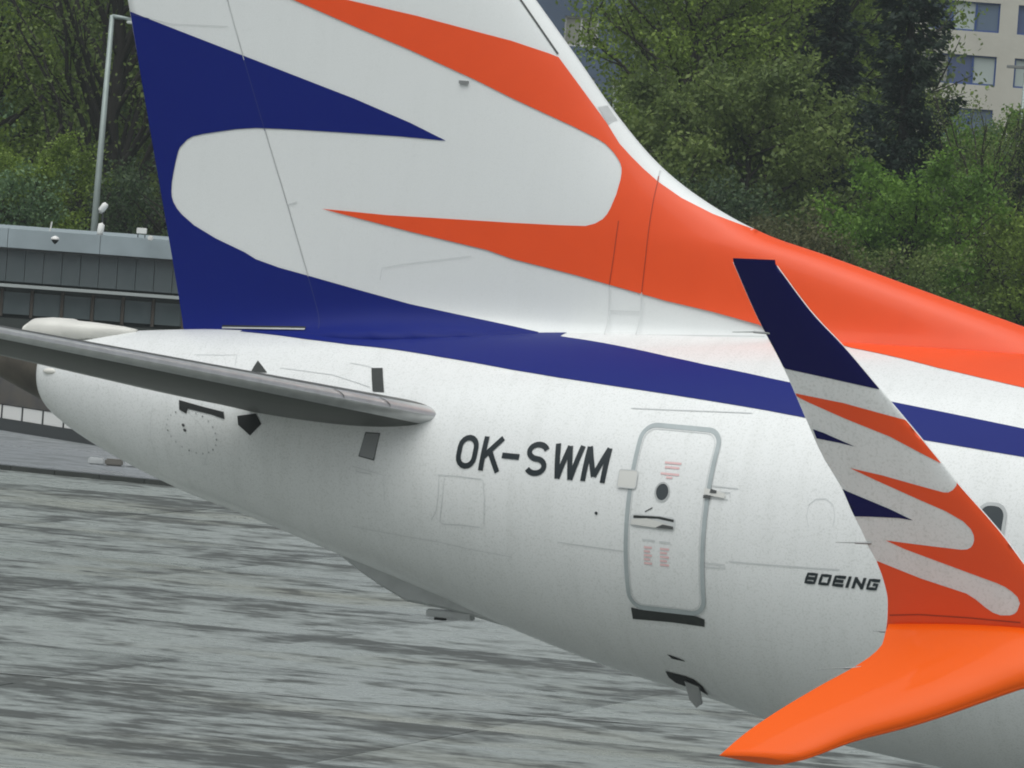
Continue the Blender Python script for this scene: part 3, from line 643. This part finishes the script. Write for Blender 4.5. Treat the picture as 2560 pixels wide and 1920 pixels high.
for tri, yf in ((WICKS[0:3], upY), (WICKS[3:6], upY), (WICKS[6:9], upY), (WICKL, loY)):
    (x0, z0), (x1, z1), (x2, z2) = tri
    P(tubeobj('static_wick', [(x0 + .03, yf(z0), z0), (x1, yf(z0), z1), (x1 - .01, yf(z0), z1), (x2, yf(z0), z2)], [.009, .008, .004, .0025], STEEL, n=6))
# landing gear, out of the picture but carrying the aircraft
for x, y, r, zt in ((11.6, -2.86, .56, 2.7), (11.6, 2.86, .56, 2.7), (27.2, 0, .34, 1.7)):
    g = P(tubeobj('gear_strut', [(x, y, r), (x, y, zt)], [.09, .13], STEEL, n=12))
    for s in (-.28, .28):
        v, f = tube([(x, y + s - .17, r), (x, y + s - .15, r), (x, y + s + .15, r), (x, y + s + .17, r)], [r * .82, r, r, r * .82], 24); mesh('wheel', v, f, TYRE, g)
# ------------------------------------------------------------------ ground
APRON = wet_mat('wet_concrete', (.34, .375, .36), (.06, .068, .06))  # pale tone holds the wet sky sheen as painted colour
SLABS = [wet_mat('wet_concrete_slab', (.34 + d, .375 + d, .36 + d), (.06, .068, .06), 0.0, 6.0) for i, d in enumerate((0, .012, -.015))]
GRASS = mat('rough_grass', (.035, .06, .02), .8, noise=(.4, .8, (.06, .055, .03)))
PAVE = wet_mat('pale_pavement', (.28, .30, .32), (.17, .185, .19), 3.0)
g = mesh('ground', [(-900, -400, -.12), (700, -400, -.12), (700, 1100, -.12), (-900, 1100, -.12)], [(0, 1, 2, 3)], GRASS); tag(g, kind='structure')
ap = mesh('apron', [(-160, -120, -.03), (160, -120, -.03), (160, 60.1, -.03), (-160, 60.1, -.03)], [(0, 1, 2, 3)], APRON); tag(ap, kind='structure')
random.seed(12)
SL = 6.0; ca, sa = math.cos(R(7)), math.sin(R(7))
base_me = {}
for i in range(-9, 5):
    for j in range(-2, 9):
        cx, cy = -6 + (i * ca - j * sa) * SL, 8 + (i * sa + j * ca) * SL
        if cy > 56 or cx + cy * .52 < -22 or cx + cy * .52 > 26: continue
        k = random.randrange(3)
        if k not in base_me:
            v, f = boxdata((0, 0, -.05), (SL - .014, SL - .014, .1)); me = bpy.data.meshes.new('concrete_slab'); me.from_pydata(v, [], f); me.materials.append(SLABS[k]); base_me[k] = me
        o = bpy.data.objects.new('concrete_slab', base_me[k]); COL.objects.link(o); o.parent = ap
        o.location = (cx, cy, random.uniform(-.002, .002)); o.rotation_euler = (R(random.uniform(-.05, .05)), R(random.uniform(-.05, .05)), R(7))
# worn guide line: a broken white edge
for off, wd, m in ((0, .06, mat('worn_white_line', (.42, .44, .43), .4, noise=(.7, 1.0, (.30, .33, .32)))),):
    d = Vector((6.01, 2.2)).normalized(); n_ = Vector((-d.y, d.x)); p = Vector((-16.83, 16.93)) + n_ * off
    a, b = p - d * 14, p + d * 24
    o = mesh('painted_line', [(a.x - n_.x * wd / 2, a.y - n_.y * wd / 2, .009), (b.x - n_.x * wd / 2, b.y - n_.y * wd / 2, .009), (b.x + n_.x * wd / 2, b.y + n_.y * wd / 2, .009), (a.x + n_.x * wd / 2, a.y + n_.y * wd / 2, .009)], [(0, 1, 2, 3)], m)
    o.parent = ap
# raised pavement with kerb along the far side of the apron
v, f = boxdata((-20, 72.0, -.02), (160, 23.6, .20)); pv = mesh('pavement', v, f, PAVE); tag(pv, kind='structure')
KERBDK = mat('wet_kerb', (.05, .055, .05), .35, noise=(2, .5))
for i in range(40):
    v, f = boxdata((0, 0, 0), (.985, .16, .17)); o = mesh('kerb_stone', v, f, KERBDK, pv); o.location = (-52 + i, 60.1, -.02)

# ------------------------------------------------------------------ wheel stops on the pavement
for nm, x, y, l, m, lab in (('wheel_stop', -40.22, 63.1, .34, GREYP, 'small pale concrete wheel stop left of the brown one under the tail cone'),
                            ('wheel_stop', -39.9, 63.25, .36, mat('brown_concrete', (.16, .15, .13), .5), 'brown concrete wheel stop between two pale ones beyond the tail'),
                            ('wheel_stop', -39.5, 63.43, .42, GREYP, 'longer pale concrete wheel stop nearest the belly of the aircraft')):
    o = box(nm, (0, 0, .07), (l, .2, .14), m, None, .03); o.location = (x, y, .08); o.rotation_euler = (0, 0, R(24)); tag(o, lab, 'wheel stop', 'wheel stops on the pavement')

# ------------------------------------------------------------------ terminal wing behind the tail (local x along the front, -y towards the apron)
FASC = mat('pale_grey_fascia', (.35, .415, .44), .5, noise=(1.5, .35))
GLZ = mat('dark_tinted_glazing', (.085, .105, .11), .3, noise=(1.2, .6, (.11, .125, .13)))
GLZ2 = mat('blue_grey_glazing', (.10, .13, .135), .3, noise=(1.6, .7, (.15, .18, .185)))
MULL = mat('dark_mullion', (.045, .05, .05), .5); PIER = mat('brown_pier', (.10, .085, .07), .7)
RAILM = mat('pale_rail', (.42, .46, .45), .45); SOFF = mat('dark_cladding', (.055, .065, .06), .6, noise=(3, .4))
TR = empty('terminal_wing', (-50.19, 76.41, 0), R(24.44))
tag(TR, 'low grey terminal wing with dark glazing and pale fascia behind the tail', 'building')
X0, X1 = -4.0, 17.0
def bx(name, x0, x1, y0, y1, z0, z1, m, parent): return box(name, ((x0 + x1) / 2, (y0 + y1) / 2, (z0 + z1) / 2), (x1 - x0, y1 - y0, z1 - z0), m, parent)
bx('core_wall', X0, X1, .30, 7.0, 0, 4.30, SOFF, TR)
k = 0; x = X0
while x < X1: bx('fascia_panel', x + .006, x + 2.094, -.10, .45, 4.04, 4.47, FASC, TR); x += 2.1
bx('fascia_drip', X0, X1, -.06, .4, 3.985, 4.036, MULL, TR)
bx('roof', X0, X1, .46, 7.2, 4.303, 4.44, FASC, TR)
x = X0
while x < 6: bx('glazing_panel', x + .006, x + .414, .10, .295, 3.27, 3.98, GLZ, TR); x += .42
bx('glazing_panel', x + .02, X1, .10, .295, 3.27, 3.98, GLZ, TR)
bx('ledge_rail', X0, X1, -.22, .09, 3.15, 3.215, RAILM, TR)
x = X0
while x < 6:
    bx('lower_pane', x + .04, x + .645, .16, .295, 2.53, 3.03, GLZ2, TR); bx('lower_pier', x + .655, x + .725, .12, .295, 2.47, 3.10, PIER, TR); x += .69
bx('plinth', X0, X1, .05, .295, 1.2, 2.44, SOFF, TR)

# small fixtures on its roof edge
WHT = mat('white_plastic', (.80, .80, .77), .45)
def on_roof(name, x, y, z): return empty(name, (x, y, z), R(24.44))
t = on_roof('dome_lamp', -48.80, 76.52, 4.22); tag(t, 'white dome lamp with dark underside on the grey fascia', 'lamp')
v, f = tube([(0, -.14, .30 - .22), (0, -.14, .11), (0, -.14, .15), (0, -.14, .17)], [.10, .10, .06, .01], 16); mesh('cap', v, f, WHT, t, True)
v, f = tube([(0, -.14, -.02), (0, -.14, .03), (0, -.14, .078)], [.01, .06, .085], 16); mesh('lens', v, f, DARK, t, True)
t = on_roof('vent_pipe', -48.25, 77.6, 4.44); tag(t, 'fat white vent pipe beside the foot of the lamp post', 'vent pipe')
v, f = tube([(0, 0, 0), (0, 0, .10), (.02, 0, .27), (.05, 0, .29)], [.06, .075, .075, .03], 14); mesh('pipe', v, f, WHT, t, True); box('pipe_base', (0, -.02, .01), (.17, .17, .04), MULL, t)
t = on_roof('roof_marker', -49.6, 77.7, 4.44); tag(t, 'thin pale marker post on the roof edge at far left', 'post'); v, f = tube([(0, 0, 0), (.03, 0, .24)], [.018, .018], 8); mesh('post', v, f, CREAM, t)
t = on_roof('floodlight', -48.75, 78.6, 4.44); tag(t, 'tilted white floodlight raised over the roof near the fin edge', 'floodlight')
v, f = tube([(0, 0, 0), (0, 0, .55)], [.02, .02], 8); mesh('stem', v, f, MULL, t); v, f = tube([(-.06, 0, .50), (-.045, 0, .57), (.04, 0, .70), (.07, 0, .74)], [.05, .075, .075, .05], 12); mesh('head', v, f, WHT, t, True)
t = on_roof('junction_box', -47.40, 78.0, 4.44); tag(t, 'white junction box on short legs at the roof edge', 'box'); box('housing', (0, 0, .19), (.23, .12, .13), WHT, t, .01)
for s in (-.08, .08): box('leg', (s, 0, .06), (.02, .05, .13), MULL, t)
t = on_roof('roof_sensor', -46.93, 77.55, 4.44); tag(t, 'small white sensor right of the junction box, nearest the fin', 'sensor'); box('housing', (0, 0, .05), (.12, .10, .11), WHT, t, .02)

# ------------------------------------------------------------------ low shed with a white band under the tail cone
SHED = empty('service_shed', (-47.88, 72.9, .08), math.atan2(-3.13, 4.55)); tag(SHED, 'low dark service shed with a white panel band below the tail cone', 'shed')
BROWN = mat('weathered_brown_metal', (.10, .09, .075), .5, noise=(2, .6, (.03, .035, .05)))
bx('shed_base', -8, 9, 0, 3, 0, .26, MULL, SHED)
x = -8.0; kk = 0
while x < 9: bx('white_panel', x + .015, x + .985, .02, .2, .268, .56, WHT, SHED); bx('panel_post', x - .03, x + .008, 0, .22, .264, .57, MULL, SHED); x += 1.0
V = []; Fc = []
for i, xx in enumerate((-8, 9)):
    V += [(xx, 1.2 - 1.2 * math.cos(t), .58 + 1.45 * math.sin(t)) for t in np.linspace(0, math.pi, 25)]
Fc = [(k, k + 1, 26 + k, 25 + k) for k in range(24)] + [tuple(range(24, -1, -1)), tuple(range(25, 50))]
mesh('barrel_roof', V, Fc, BROWN, SHED, True)

# ------------------------------------------------------------------ lamp posts
GALV = mat('galvanised_steel', (.34, .40, .38), .5, metal=.3, noise=(3, .3))
lp = empty('lamp_post', (-55.4, 90.6, -.12)); tag(lp, 'tall galvanised lamp post with short arm left of the fin', 'lamp post')
tubeobj('post', [(0, 0, 0), (.02, .03, 5), (.06, .1, 9.85)], [.095, .085, .06], GALV, lp, 12)
tubeobj('arm', [(.06, .1, 9.82), (.30, .20, 9.80), (.52, .30, 9.77)], [.06, .05, .04], GALV, lp)
o = box('lamp_head', (0, 0, 0), (.75, .24, .08), mat('pale_lamp_head', (.62, .66, .62), .5), lp, .02); o.location = (.75, .4, 9.70); o.rotation_euler = (0, 0, R(24))
lp = empty('lamp_post', (-64.0, 180.1, -.12)); tag(lp, 'slim street lamp in front of the beige office windows', 'lamp post')
tubeobj('post', [(0, 0, 0), (0, 0, 11.7)], [.11, .07], GALV, lp, 10); o = box('lamp_head', (-.35, -.12, 11.9), (.7, .2, .12), STEEL, lp, .02)

# ------------------------------------------------------------------ office buildings far behind
def facade(name, loc, rz, cols, rows, cw, rh, ww, wh, margin, wallm, framem, label, panes, seed, sill=.9, depth=12.0):
    random.seed(seed); t = empty(name, loc, rz); tag(t, label, 'building')
    Wd, Hd = cols * cw + 2 * margin, rows * rh + 1.2; V = []; Fc = []
    def quad(*q):
        b = len(V); V.extend(q); Fc.append((b, b + 1, b + 2, b + 3))
    xsx = [0]; 
    for c in range(cols): xsx += [margin + c * cw + (cw - ww) / 2, margin + c * cw + (cw + ww) / 2]
    xsx.append(Wd); zz = [0]
    for r in range(rows): zz += [r * rh + sill, r * rh + sill + wh]
    zz.append(Hd)
    for i in range(len(xsx) - 1):
        for j in range(len(zz) - 1):
            a, b, c, d = xsx[i], xsx[i + 1], zz[j], zz[j + 1]
            if i % 2 == 1 and j % 2 == 1:
                D = .22; quad((a, 0, c), (a, D, c), (a, D, d), (a, 0, d)); quad((b, 0, c), (b, 0, d), (b, D, d), (b, D, c)); quad((a, 0, c), (b, 0, c), (b, D, c), (a, D, c)); quad((a, 0, d), (a, D, d), (b, D, d), (b, 0, d))
            else: quad((a, 0, c), (b, 0, c), (b, 0, d), (a, 0, d))
    quad((0, 0, 0), (0, 0, Hd), (0, depth, Hd), (0, depth, 0)); quad((Wd, 0, 0), (Wd, depth, 0), (Wd, depth, Hd), (Wd, 0, Hd)); quad((0, depth, 0), (0, depth, Hd), (Wd, depth, Hd), (Wd, depth, 0)); quad((0, 0, Hd), (Wd, 0, Hd), (Wd, depth, Hd), (0, depth, Hd))
    mesh('wall', V, Fc, wallm, t)
    for c in range(cols):
        for r in range(rows):
            a, z = xsx[1 + 2 * c], zz[1 + 2 * r]; f0 = .09
            v = []; ff = []
            for (p0, p1, q0, q1) in [(0, ww, 0, f0), (0, ww, wh - f0, wh), (0, f0, f0, wh - f0), (ww - f0, ww, f0, wh - f0)] + [(ww * k / panes - .06, ww * k / panes + .06, f0, wh - f0) for k in range(1, panes)]:
                vv, fq = boxdata((a + (p0 + p1) / 2, .17, z + (q0 + q1) / 2), (p1 - p0 - .002, .10, q1 - q0 - .002)); b = len(v); v += vv; ff += [tuple(i + b for i in q) for q in fq]
            wf = mesh('window', v, ff, framem, t)
            for k in range(panes):
                p0, p1 = a + ww * k / panes + .07, a + ww * (k + 1) / panes - .07; m = random.choice(PANES)
                box('pane', ((p0 + p1) / 2, .20, z + wh / 2), (p1 - p0, .03, wh - 2 * f0), m, wf)
    return t
PANES = [mat('reflecting_pane', (.09, .12, .24), .1), mat('blinds_pane', (.30, .30, .26), .6), mat('pale_blind_pane', (.46, .52, .50), .5), mat('grey_pane', (.13, .18, .26), .15)]
BEIGE = mat('beige_concrete', (.62, .60, .53), .85, noise=(.5, .45, (.48, .45, .39)), bump=(3, .3))
BLUEFR = mat('blue_window_frame', (.03, .075, .26), .5)
BLUEWALL = mat('blue_grey_cladding', (.10, .14, .22), .6, noise=(.6, .5))
facade('office_building', (-117.06, 277.4, 0), R(24.44), 7, 8, 4.83, 2.9, 3.85, 1.60, .6, BEIGE, BLUEFR, 'beige office block with blue framed windows behind the spruces', 3, 5, sill=1.25)
facade('office_building', (-121.0, 242.6, 0), R(24.44), 5, 6, 2.6, 3.0, 1.7, 1.5, .6, BLUEWALL, mat('white_window_frame', (.6, .6, .58), .6), 'blue grey building glimpsed between fin and foliage', 2, 8, sill=.8)

# ------------------------------------------------------------------ trees
BARK = mat('bark', (.045, .038, .03), .9, noise=(3, .6)); BARK2 = mat('dark_bark', (.03, .026, .022), .9)
LEAF = {
 'yellowgreen': leaf_mat('yellow_green_leaves', (0.099, 0.156, 0.029), (0.198, 0.288, 0.047), (0.305, 0.421, 0.074)),
 'olive': leaf_mat('olive_leaves', (0.083, 0.126, 0.036), (0.159, 0.223, 0.060), (0.248, 0.316, 0.090)),
 'bluegreen': leaf_mat('haze_tinted_leaves', (0.090, 0.160, 0.082), (0.158, 0.260, 0.123), (0.239, 0.353, 0.171)),  # lifted and blued: window-glass haze painted into the leaf colour
 'bright': leaf_mat('bright_green_leaves', (0.076, 0.154, 0.028), (0.144, 0.270, 0.039), (0.234, 0.393, 0.055)),
 'dark': leaf_mat('dark_leaves', (0.041, 0.071, 0.037), (0.069, 0.113, 0.051), (0.113, 0.164, 0.066)),
 'needle': leaf_mat('dark_needles', (0.020, 0.037, 0.029), (0.035, 0.060, 0.041), (0.061, 0.090, 0.053)),
 'russet': leaf_mat('russet_leaves', (0.066, 0.069, 0.029), (0.114, 0.119, 0.048), (0.216, 0.213, 0.108))}
def np_mesh(name, verts, quads):
    me = bpy.data.meshes.new(name); nv, nf = len(verts), len(quads)
    me.vertices.add(nv); me.vertices.foreach_set('co', np.asarray(verts, np.float32).ravel())
    me.loops.add(nf * 4); me.loops.foreach_set('vertex_index', np.asarray(quads, np.int32).ravel())
    me.polygons.add(nf); me.polygons.foreach_set('loop_start', np.arange(0, nf * 4, 4, dtype=np.int32)); me.polygons.foreach_set('loop_total', np.full(nf, 4, np.int32))
    me.update(calc_edges=True); return me
def leaves(c, size, rng, upbias=.5, aspect=.6, axis=None):
    n = len(c); a = rng.normal(size=(n, 3)) if axis is None else axis + rng.normal(size=(n, 3)) * .35
    a /= np.linalg.norm(a, axis=1, keepdims=True); nn = rng.normal(size=(n, 3)); nn[:, 2] += upbias * 2
    b = np.cross(nn, a); b /= np.linalg.norm(b, axis=1, keepdims=True) + 1e-9
    s = (size * rng.uniform(.6, 1.35, n))[:, None]
    v = np.stack([c - a * s * .5, c + b * s * .5 * aspect, c + a * s * .5, c - b * s * .5 * aspect], 1).reshape(-1, 3)
    return v, np.arange(n * 4).reshape(-1, 4)
def tubes_np(paths, n=5):
    V = []; Q = []; b = 0
    for pts, rad in paths:
        v, f = tube(pts, list(rad), n, False); V += [tuple(p) for p in v]; Q += [tuple(i + b for i in q) for q in f]; b += len(v)
    return np.array(V), np.array(Q)
def deciduous(seed, h, r, cb, limbs, nleaf, ls, spread=.30, up=.55, vase=False, sparse=1.0):
    rng = np.random.default_rng(seed); paths = []; anch = []; wts = []
    lean = rng.normal(size=2) * .02 * h
    tr = [(lean[0] * t ** 2, lean[1] * t ** 2, h * .86 * t) for t in np.linspace(0, 1, 9)]; tr = [(x + rng.normal() * .01 * h, y + rng.normal() * .01 * h, z) for x, y, z in tr]; tr[0] = (0, 0, -.1)
    paths.append((tr, np.linspace(.022 * h, .004 * h, 9)))
    for i in range(limbs):
        t = cb + (.98 - cb) * ((i + rng.uniform(0, 1)) / limbs); az = i * 2.4 + rng.normal() * .3
        z0 = h * .86 * t; q = t * 8; k = min(7, int(q)); p0 = np.array(tr[k]) * (1 - q + k) + np.array(tr[k + 1]) * (q - k)
        env = math.sin(math.pi * min(1, max(.08, (t - cb) / (1.12 - cb) * .82 + .16))) ** .7
        ln = r * env * rng.uniform(.75, 1.15); rise = up * (1.6 if vase else 1) * rng.uniform(.6, 1.3)
        d = np.array([math.cos(az), math.sin(az), rise]); pts = []
        for s in np.linspace(0, 1, 6): pts.append(tuple(p0 + d * ln * s + np.array([0, 0, .18 * ln * s * s]) + rng.normal(size=3) * .035 * ln * s))
        r0 = .0085 * h * (1 - .55 * t); paths.append((pts, np.linspace(r0, r0 * .2, 6)))
        for j in range(7):
            s = rng.uniform(.25, 1); kq = s * 5; kk = min(4, int(kq)); q0 = np.array(pts[kk]) * (1 - kq + kk) + np.array(pts[kk + 1]) * (kq - kk)
            dd = d / np.linalg.norm(d) + rng.normal(size=3) * .65; dd[2] += .2; dd /= np.linalg.norm(dd); tl = ln * rng.uniform(.22, .45)
            tp = [tuple(q0 + dd * tl * u + np.array([0, 0, .1 * tl * u * u])) for u in (0, .5, 1)]; paths.append((tp, [r0 * .35, r0 * .22, r0 * .08]))
            for u in (.35, .6, .8, 1.0): anch.append(q0 + dd * tl * u); wts.append(rng.uniform(.2, 1.6))
        for s in (3, 4, 5): anch.append(np.array(pts[s])); wts.append(rng.uniform(.2, 1.3))
    anch = np.array(anch); wts = np.array(wts); wts /= wts.sum()
    idx = rng.choice(len(anch), nleaf, p=wts); c = anch[idx] + rng.normal(size=(nleaf, 3)) * spread * np.array([1, 1, .75])
    c = c[c[:, 2] > .3]
    v, q = leaves(c, ls, rng); return np_mesh('trunk', *tubes_np(paths)), np_mesh('crown', v, q)
def spruce(seed, h, r, n_wh, nleaf, ls):
    rng = np.random.default_rng(seed); paths = [([(0, 0, -.1), (.03, .02, h * .5), (0, 0, h)], [.018 * h, .011 * h, .002 * h])]; cs = []; ax = []
    for i in range(n_wh):
        t = .05 + .94 * i / n_wh; z = h * t
        for k in range(7):
            az = rng.uniform(0, 6.283); ln = r * (1 - t) ** .8 * rng.uniform(.55, 1.18) + .1; drop = rng.uniform(.05, .32)
            d = np.array([math.cos(az), math.sin(az), 0]); pts = [tuple(np.array([0, 0, z + rng.normal() * .1]) + d * ln * s + np.array([0, 0, -drop * ln * math.sin(s * 2.2) + .12 * ln * s ** 3])) for s in np.linspace(0, 1, 5)]
            paths.append((pts, np.linspace(.012 + .02 * (1 - t), .006, 5)))
            m = int(nleaf / (n_wh * 7) * (ln / (r * .5))) + 3; s = rng.uniform(.12, 1, m) ** .8; kq = s * 4; kk = np.minimum(3, kq.astype(int)); pa = np.array(pts)
            p = pa[kk] * (1 - kq + kk)[:, None] + pa[kk + 1] * (kq - kk)[:, None]; side = np.array([-d[1], d[0], 0])
            sg = rng.uniform(-1, 1, m)[:, None]; off = side * sg * (.28 * ln * (1.05 - s))[:, None]; off[:, 2] -= np.abs(rng.normal(size=m)) * .09 * ln ** .5
            cs.append(p + off + rng.normal(size=(m, 3)) * .04); ax.append(d + side * sg * .8 + np.array([0, 0, -.25]))
    c = np.concatenate(cs); a = np.concatenate(ax); v, q = leaves(c, ls, rng, .6, .38, a)
    return np_mesh('trunk', *tubes_np(paths)), np_mesh('crown', v, q)
TYPES = {
 'airy': deciduous(1, 17, 3.4, .16, 46, 34000, .15, .30),
 'full': deciduous(2, 17, 4.2, .12, 56, 38000, .17, .34),
 'bush': deciduous(3, 8.0, 2.35, .08, 40, 30000, .12, .17),
 'elm': deciduous(4, 17, 3.6, .13, 48, 13000, .14, .34, 1.0, True),
 'shrub': deciduous(5, 6.2, 2.2, .06, 34, 17000, .11, .20),
 'far': deciduous(6, 21, 5.0, .08, 60, 36000, .23, .45),
 'spruce': spruce(7, 17, 3.3, 46, 30000, .26)}
def tree(name, typ, x, y, leaf, label, s=1.0, sz=None, rz=0.0, cat='tree', group=None, bark=None):
    t = empty(name, (x, y, -.12), rz); t.scale = (s, s, sz or s); tag(t, label, cat, group)
    for nm, me, m in (('trunk', TYPES[typ][0], bark or BARK), ('crown', TYPES[typ][1], LEAF[leaf])):
        o = bpy.data.objects.new(nm, me); COL.objects.link(o); o.parent = t
        if not me.materials: me.materials.append(m)
        o.material_slots[0].link = 'OBJECT'; o.material_slots[0].material = m
    return t
GL, GR, GF = 'trees left of the fin', 'trees right of the fin', 'tall far trees'
tree('leafy_tree', 'airy', -68.0, 106.9, 'yellowgreen', 'yellow green tree at the extreme left edge', 1.0, rz=.4, group=GL)
tree('leafy_tree', 'full', -73.4, 120.9, 'bluegreen', 'bluish green tree behind the lamp post, on its left', 1.05, rz=1.3, group=GL)
tree('bare_elm_tree', 'elm', -61.1, 102.3, 'olive', 'dark branching half bare tree just right of the tall lamp post', 1.0, rz=2.0, group=GL, bark=BARK2)
tree('leafy_tree', 'airy', -67.7, 118.0, 'olive', 'green tree half hidden by the rudder edge', 1.0, rz=3.1, group=GL)
tree('leafy_shrub', 'bush', -60.5, 96.0, 'yellowgreen', 'low yellow green shrub above the roof at left', .85, rz=.9, cat='shrub', group=GL)
tree('leafy_shrub', 'shrub', -56.6, 96.6, 'dark', 'dark low shrub behind the roof fixtures by the fin', 1.0, rz=2.2, cat='shrub', group=GL)
tree('leafy_shrub', 'shrub', -60.2, 94.2, 'bluegreen', 'blue green shrub over the roof left of the lamp post', .95, rz=4.2, cat='shrub', group=GL)
for i, (x, y, lf, lab) in enumerate(((-100.4, 163.6, 'olive', 'far tall tree closing the gap at the left edge'), (-99.7, 169.4, 'bluegreen', 'far tall hazy tree behind the lamp post'), (-93.8, 166.6, 'dark', 'far dark tree directly behind the half bare tree'),
        (-75.9, 188.0, 'olive', 'far tall tree just right of the fin leading edge'), (-73.9, 181.2, 'dark', 'far dark tree behind the olive crowns'), (-77.7, 190.4, 'yellowgreen', 'far yellow green tree top left of the spruces'), (-75.6, 183.7, 'olive', 'far olive tree between the two big spruces'))):
    tree('far_tree', 'far', x, y, lf, lab, 1.0, rz=i * 1.1, group=GF)
tree('leafy_tree', 'airy', -51.9, 119.6, 'yellowgreen', 'fine yellow green tree next to the fin leading edge', .92, rz=.2, group=GR)
tree('leafy_tree', 'airy', -55.4, 129.1, 'olive', 'olive tree behind, second from the fin leading edge', 1.05, rz=1.9, group=GR)
tree('leafy_tree', 'full', -58.9, 144.0, 'yellowgreen', 'yellow green tree top left of the dark spruces', 1.1, rz=4.4, group=GR)
tree('leafy_tree', 'bush', -48.1, 110.4, 'olive', 'olive leafed tree close to the curve of the fin root', 1.25, rz=1.0, group=GR)
tree('leafy_tree', 'bush', -45.8, 109.3, 'olive', 'broad olive tree left of the middle spruce', 1.3, rz=2.6, group=GR)
tree('spruce_tree', 'spruce', -44.5, 117.6, 'needle', 'tall dark spruce standing against the beige building', .86, sz=1.0, group=GR, bark=BARK2)
tree('spruce_tree', 'spruce', -49.0, 123.2, 'needle', 'dark spruce left of the tallest one, amid green crowns', .85, rz=1.5, group=GR, bark=BARK2)
tree('spruce_tree', 'spruce', -39.7, 114.2, 'needle', 'small dark spruce at the right edge', .54, rz=2.5, group=GR, bark=BARK2)
tree('leafy_tree', 'bush', -38.2, 101.7, 'bright', 'bright green bushy tree in front of the spruces', 1.0, rz=.6, group=GR)
tree('leafy_tree', 'bush', -47.6, 132.6, 'bluegreen', 'mid green tree below the office windows', 1.18, rz=2.1, group=GR)
tree('leafy_tree', 'bush', -44.6, 128.5, 'bright', 'fresh green tree under the street lamp at right edge', 1.2, rz=3.4, group=GR)
tree('leafy_tree', 'elm', -38.7, 109.2, 'olive', 'thin half bare olive tree right of the bright bush', .52, rz=1.2, group=GR)
tree('leafy_shrub', 'shrub', -35.8, 105.0, 'yellowgreen', 'yellowish shrub above the orange dorsal fin at right edge', 1.1, rz=2.9, cat='shrub', group=GR)
tree('leafy_shrub', 'shrub', -40.6, 97.3, 'russet', 'brownish blossoming shrub above the dorsal fin start', 1.0, rz=.3, cat='shrub', group=GR)
tree('leafy_shrub', 'shrub', -38.7, 96.0, 'russet', 'brownish shrub touching the left side of the bright bush', .95, rz=1.8, cat='shrub', group=GR)
tree('leafy_shrub', 'shrub', -42.0, 97.8, 'dark', 'dark shrub behind the white fin root edge', 1.1, rz=5.0, cat='shrub', group=GR)
tree('leafy_shrub', 'shrub', -37.0, 98.2, 'olive', 'olive shrub at the foot of the bright green bush', .9, rz=3.7, cat='shrub', group=GR)

# ------------------------------------------------------------------ rain haze
hz_m = bpy.data.materials.new('rain_haze'); hz_m.use_nodes = True; n = hz_m.node_tree.nodes; n.clear()
pvn = n.new('ShaderNodeVolumePrincipled'); pvn.inputs['Color'].default_value = (.80, .90, .92, 1); pvn.inputs['Density'].default_value = .00036; pvn.inputs['Anisotropy'].default_value = .2
ou = n.new('ShaderNodeOutputMaterial'); hz_m.node_tree.links.new(pvn.outputs[0], ou.inputs['Volume'])
v, f = boxdata((-100, 250, 18.5), (1990, 1890, 43)); tag(mesh('haze', v, f, hz_m), kind='stuff')
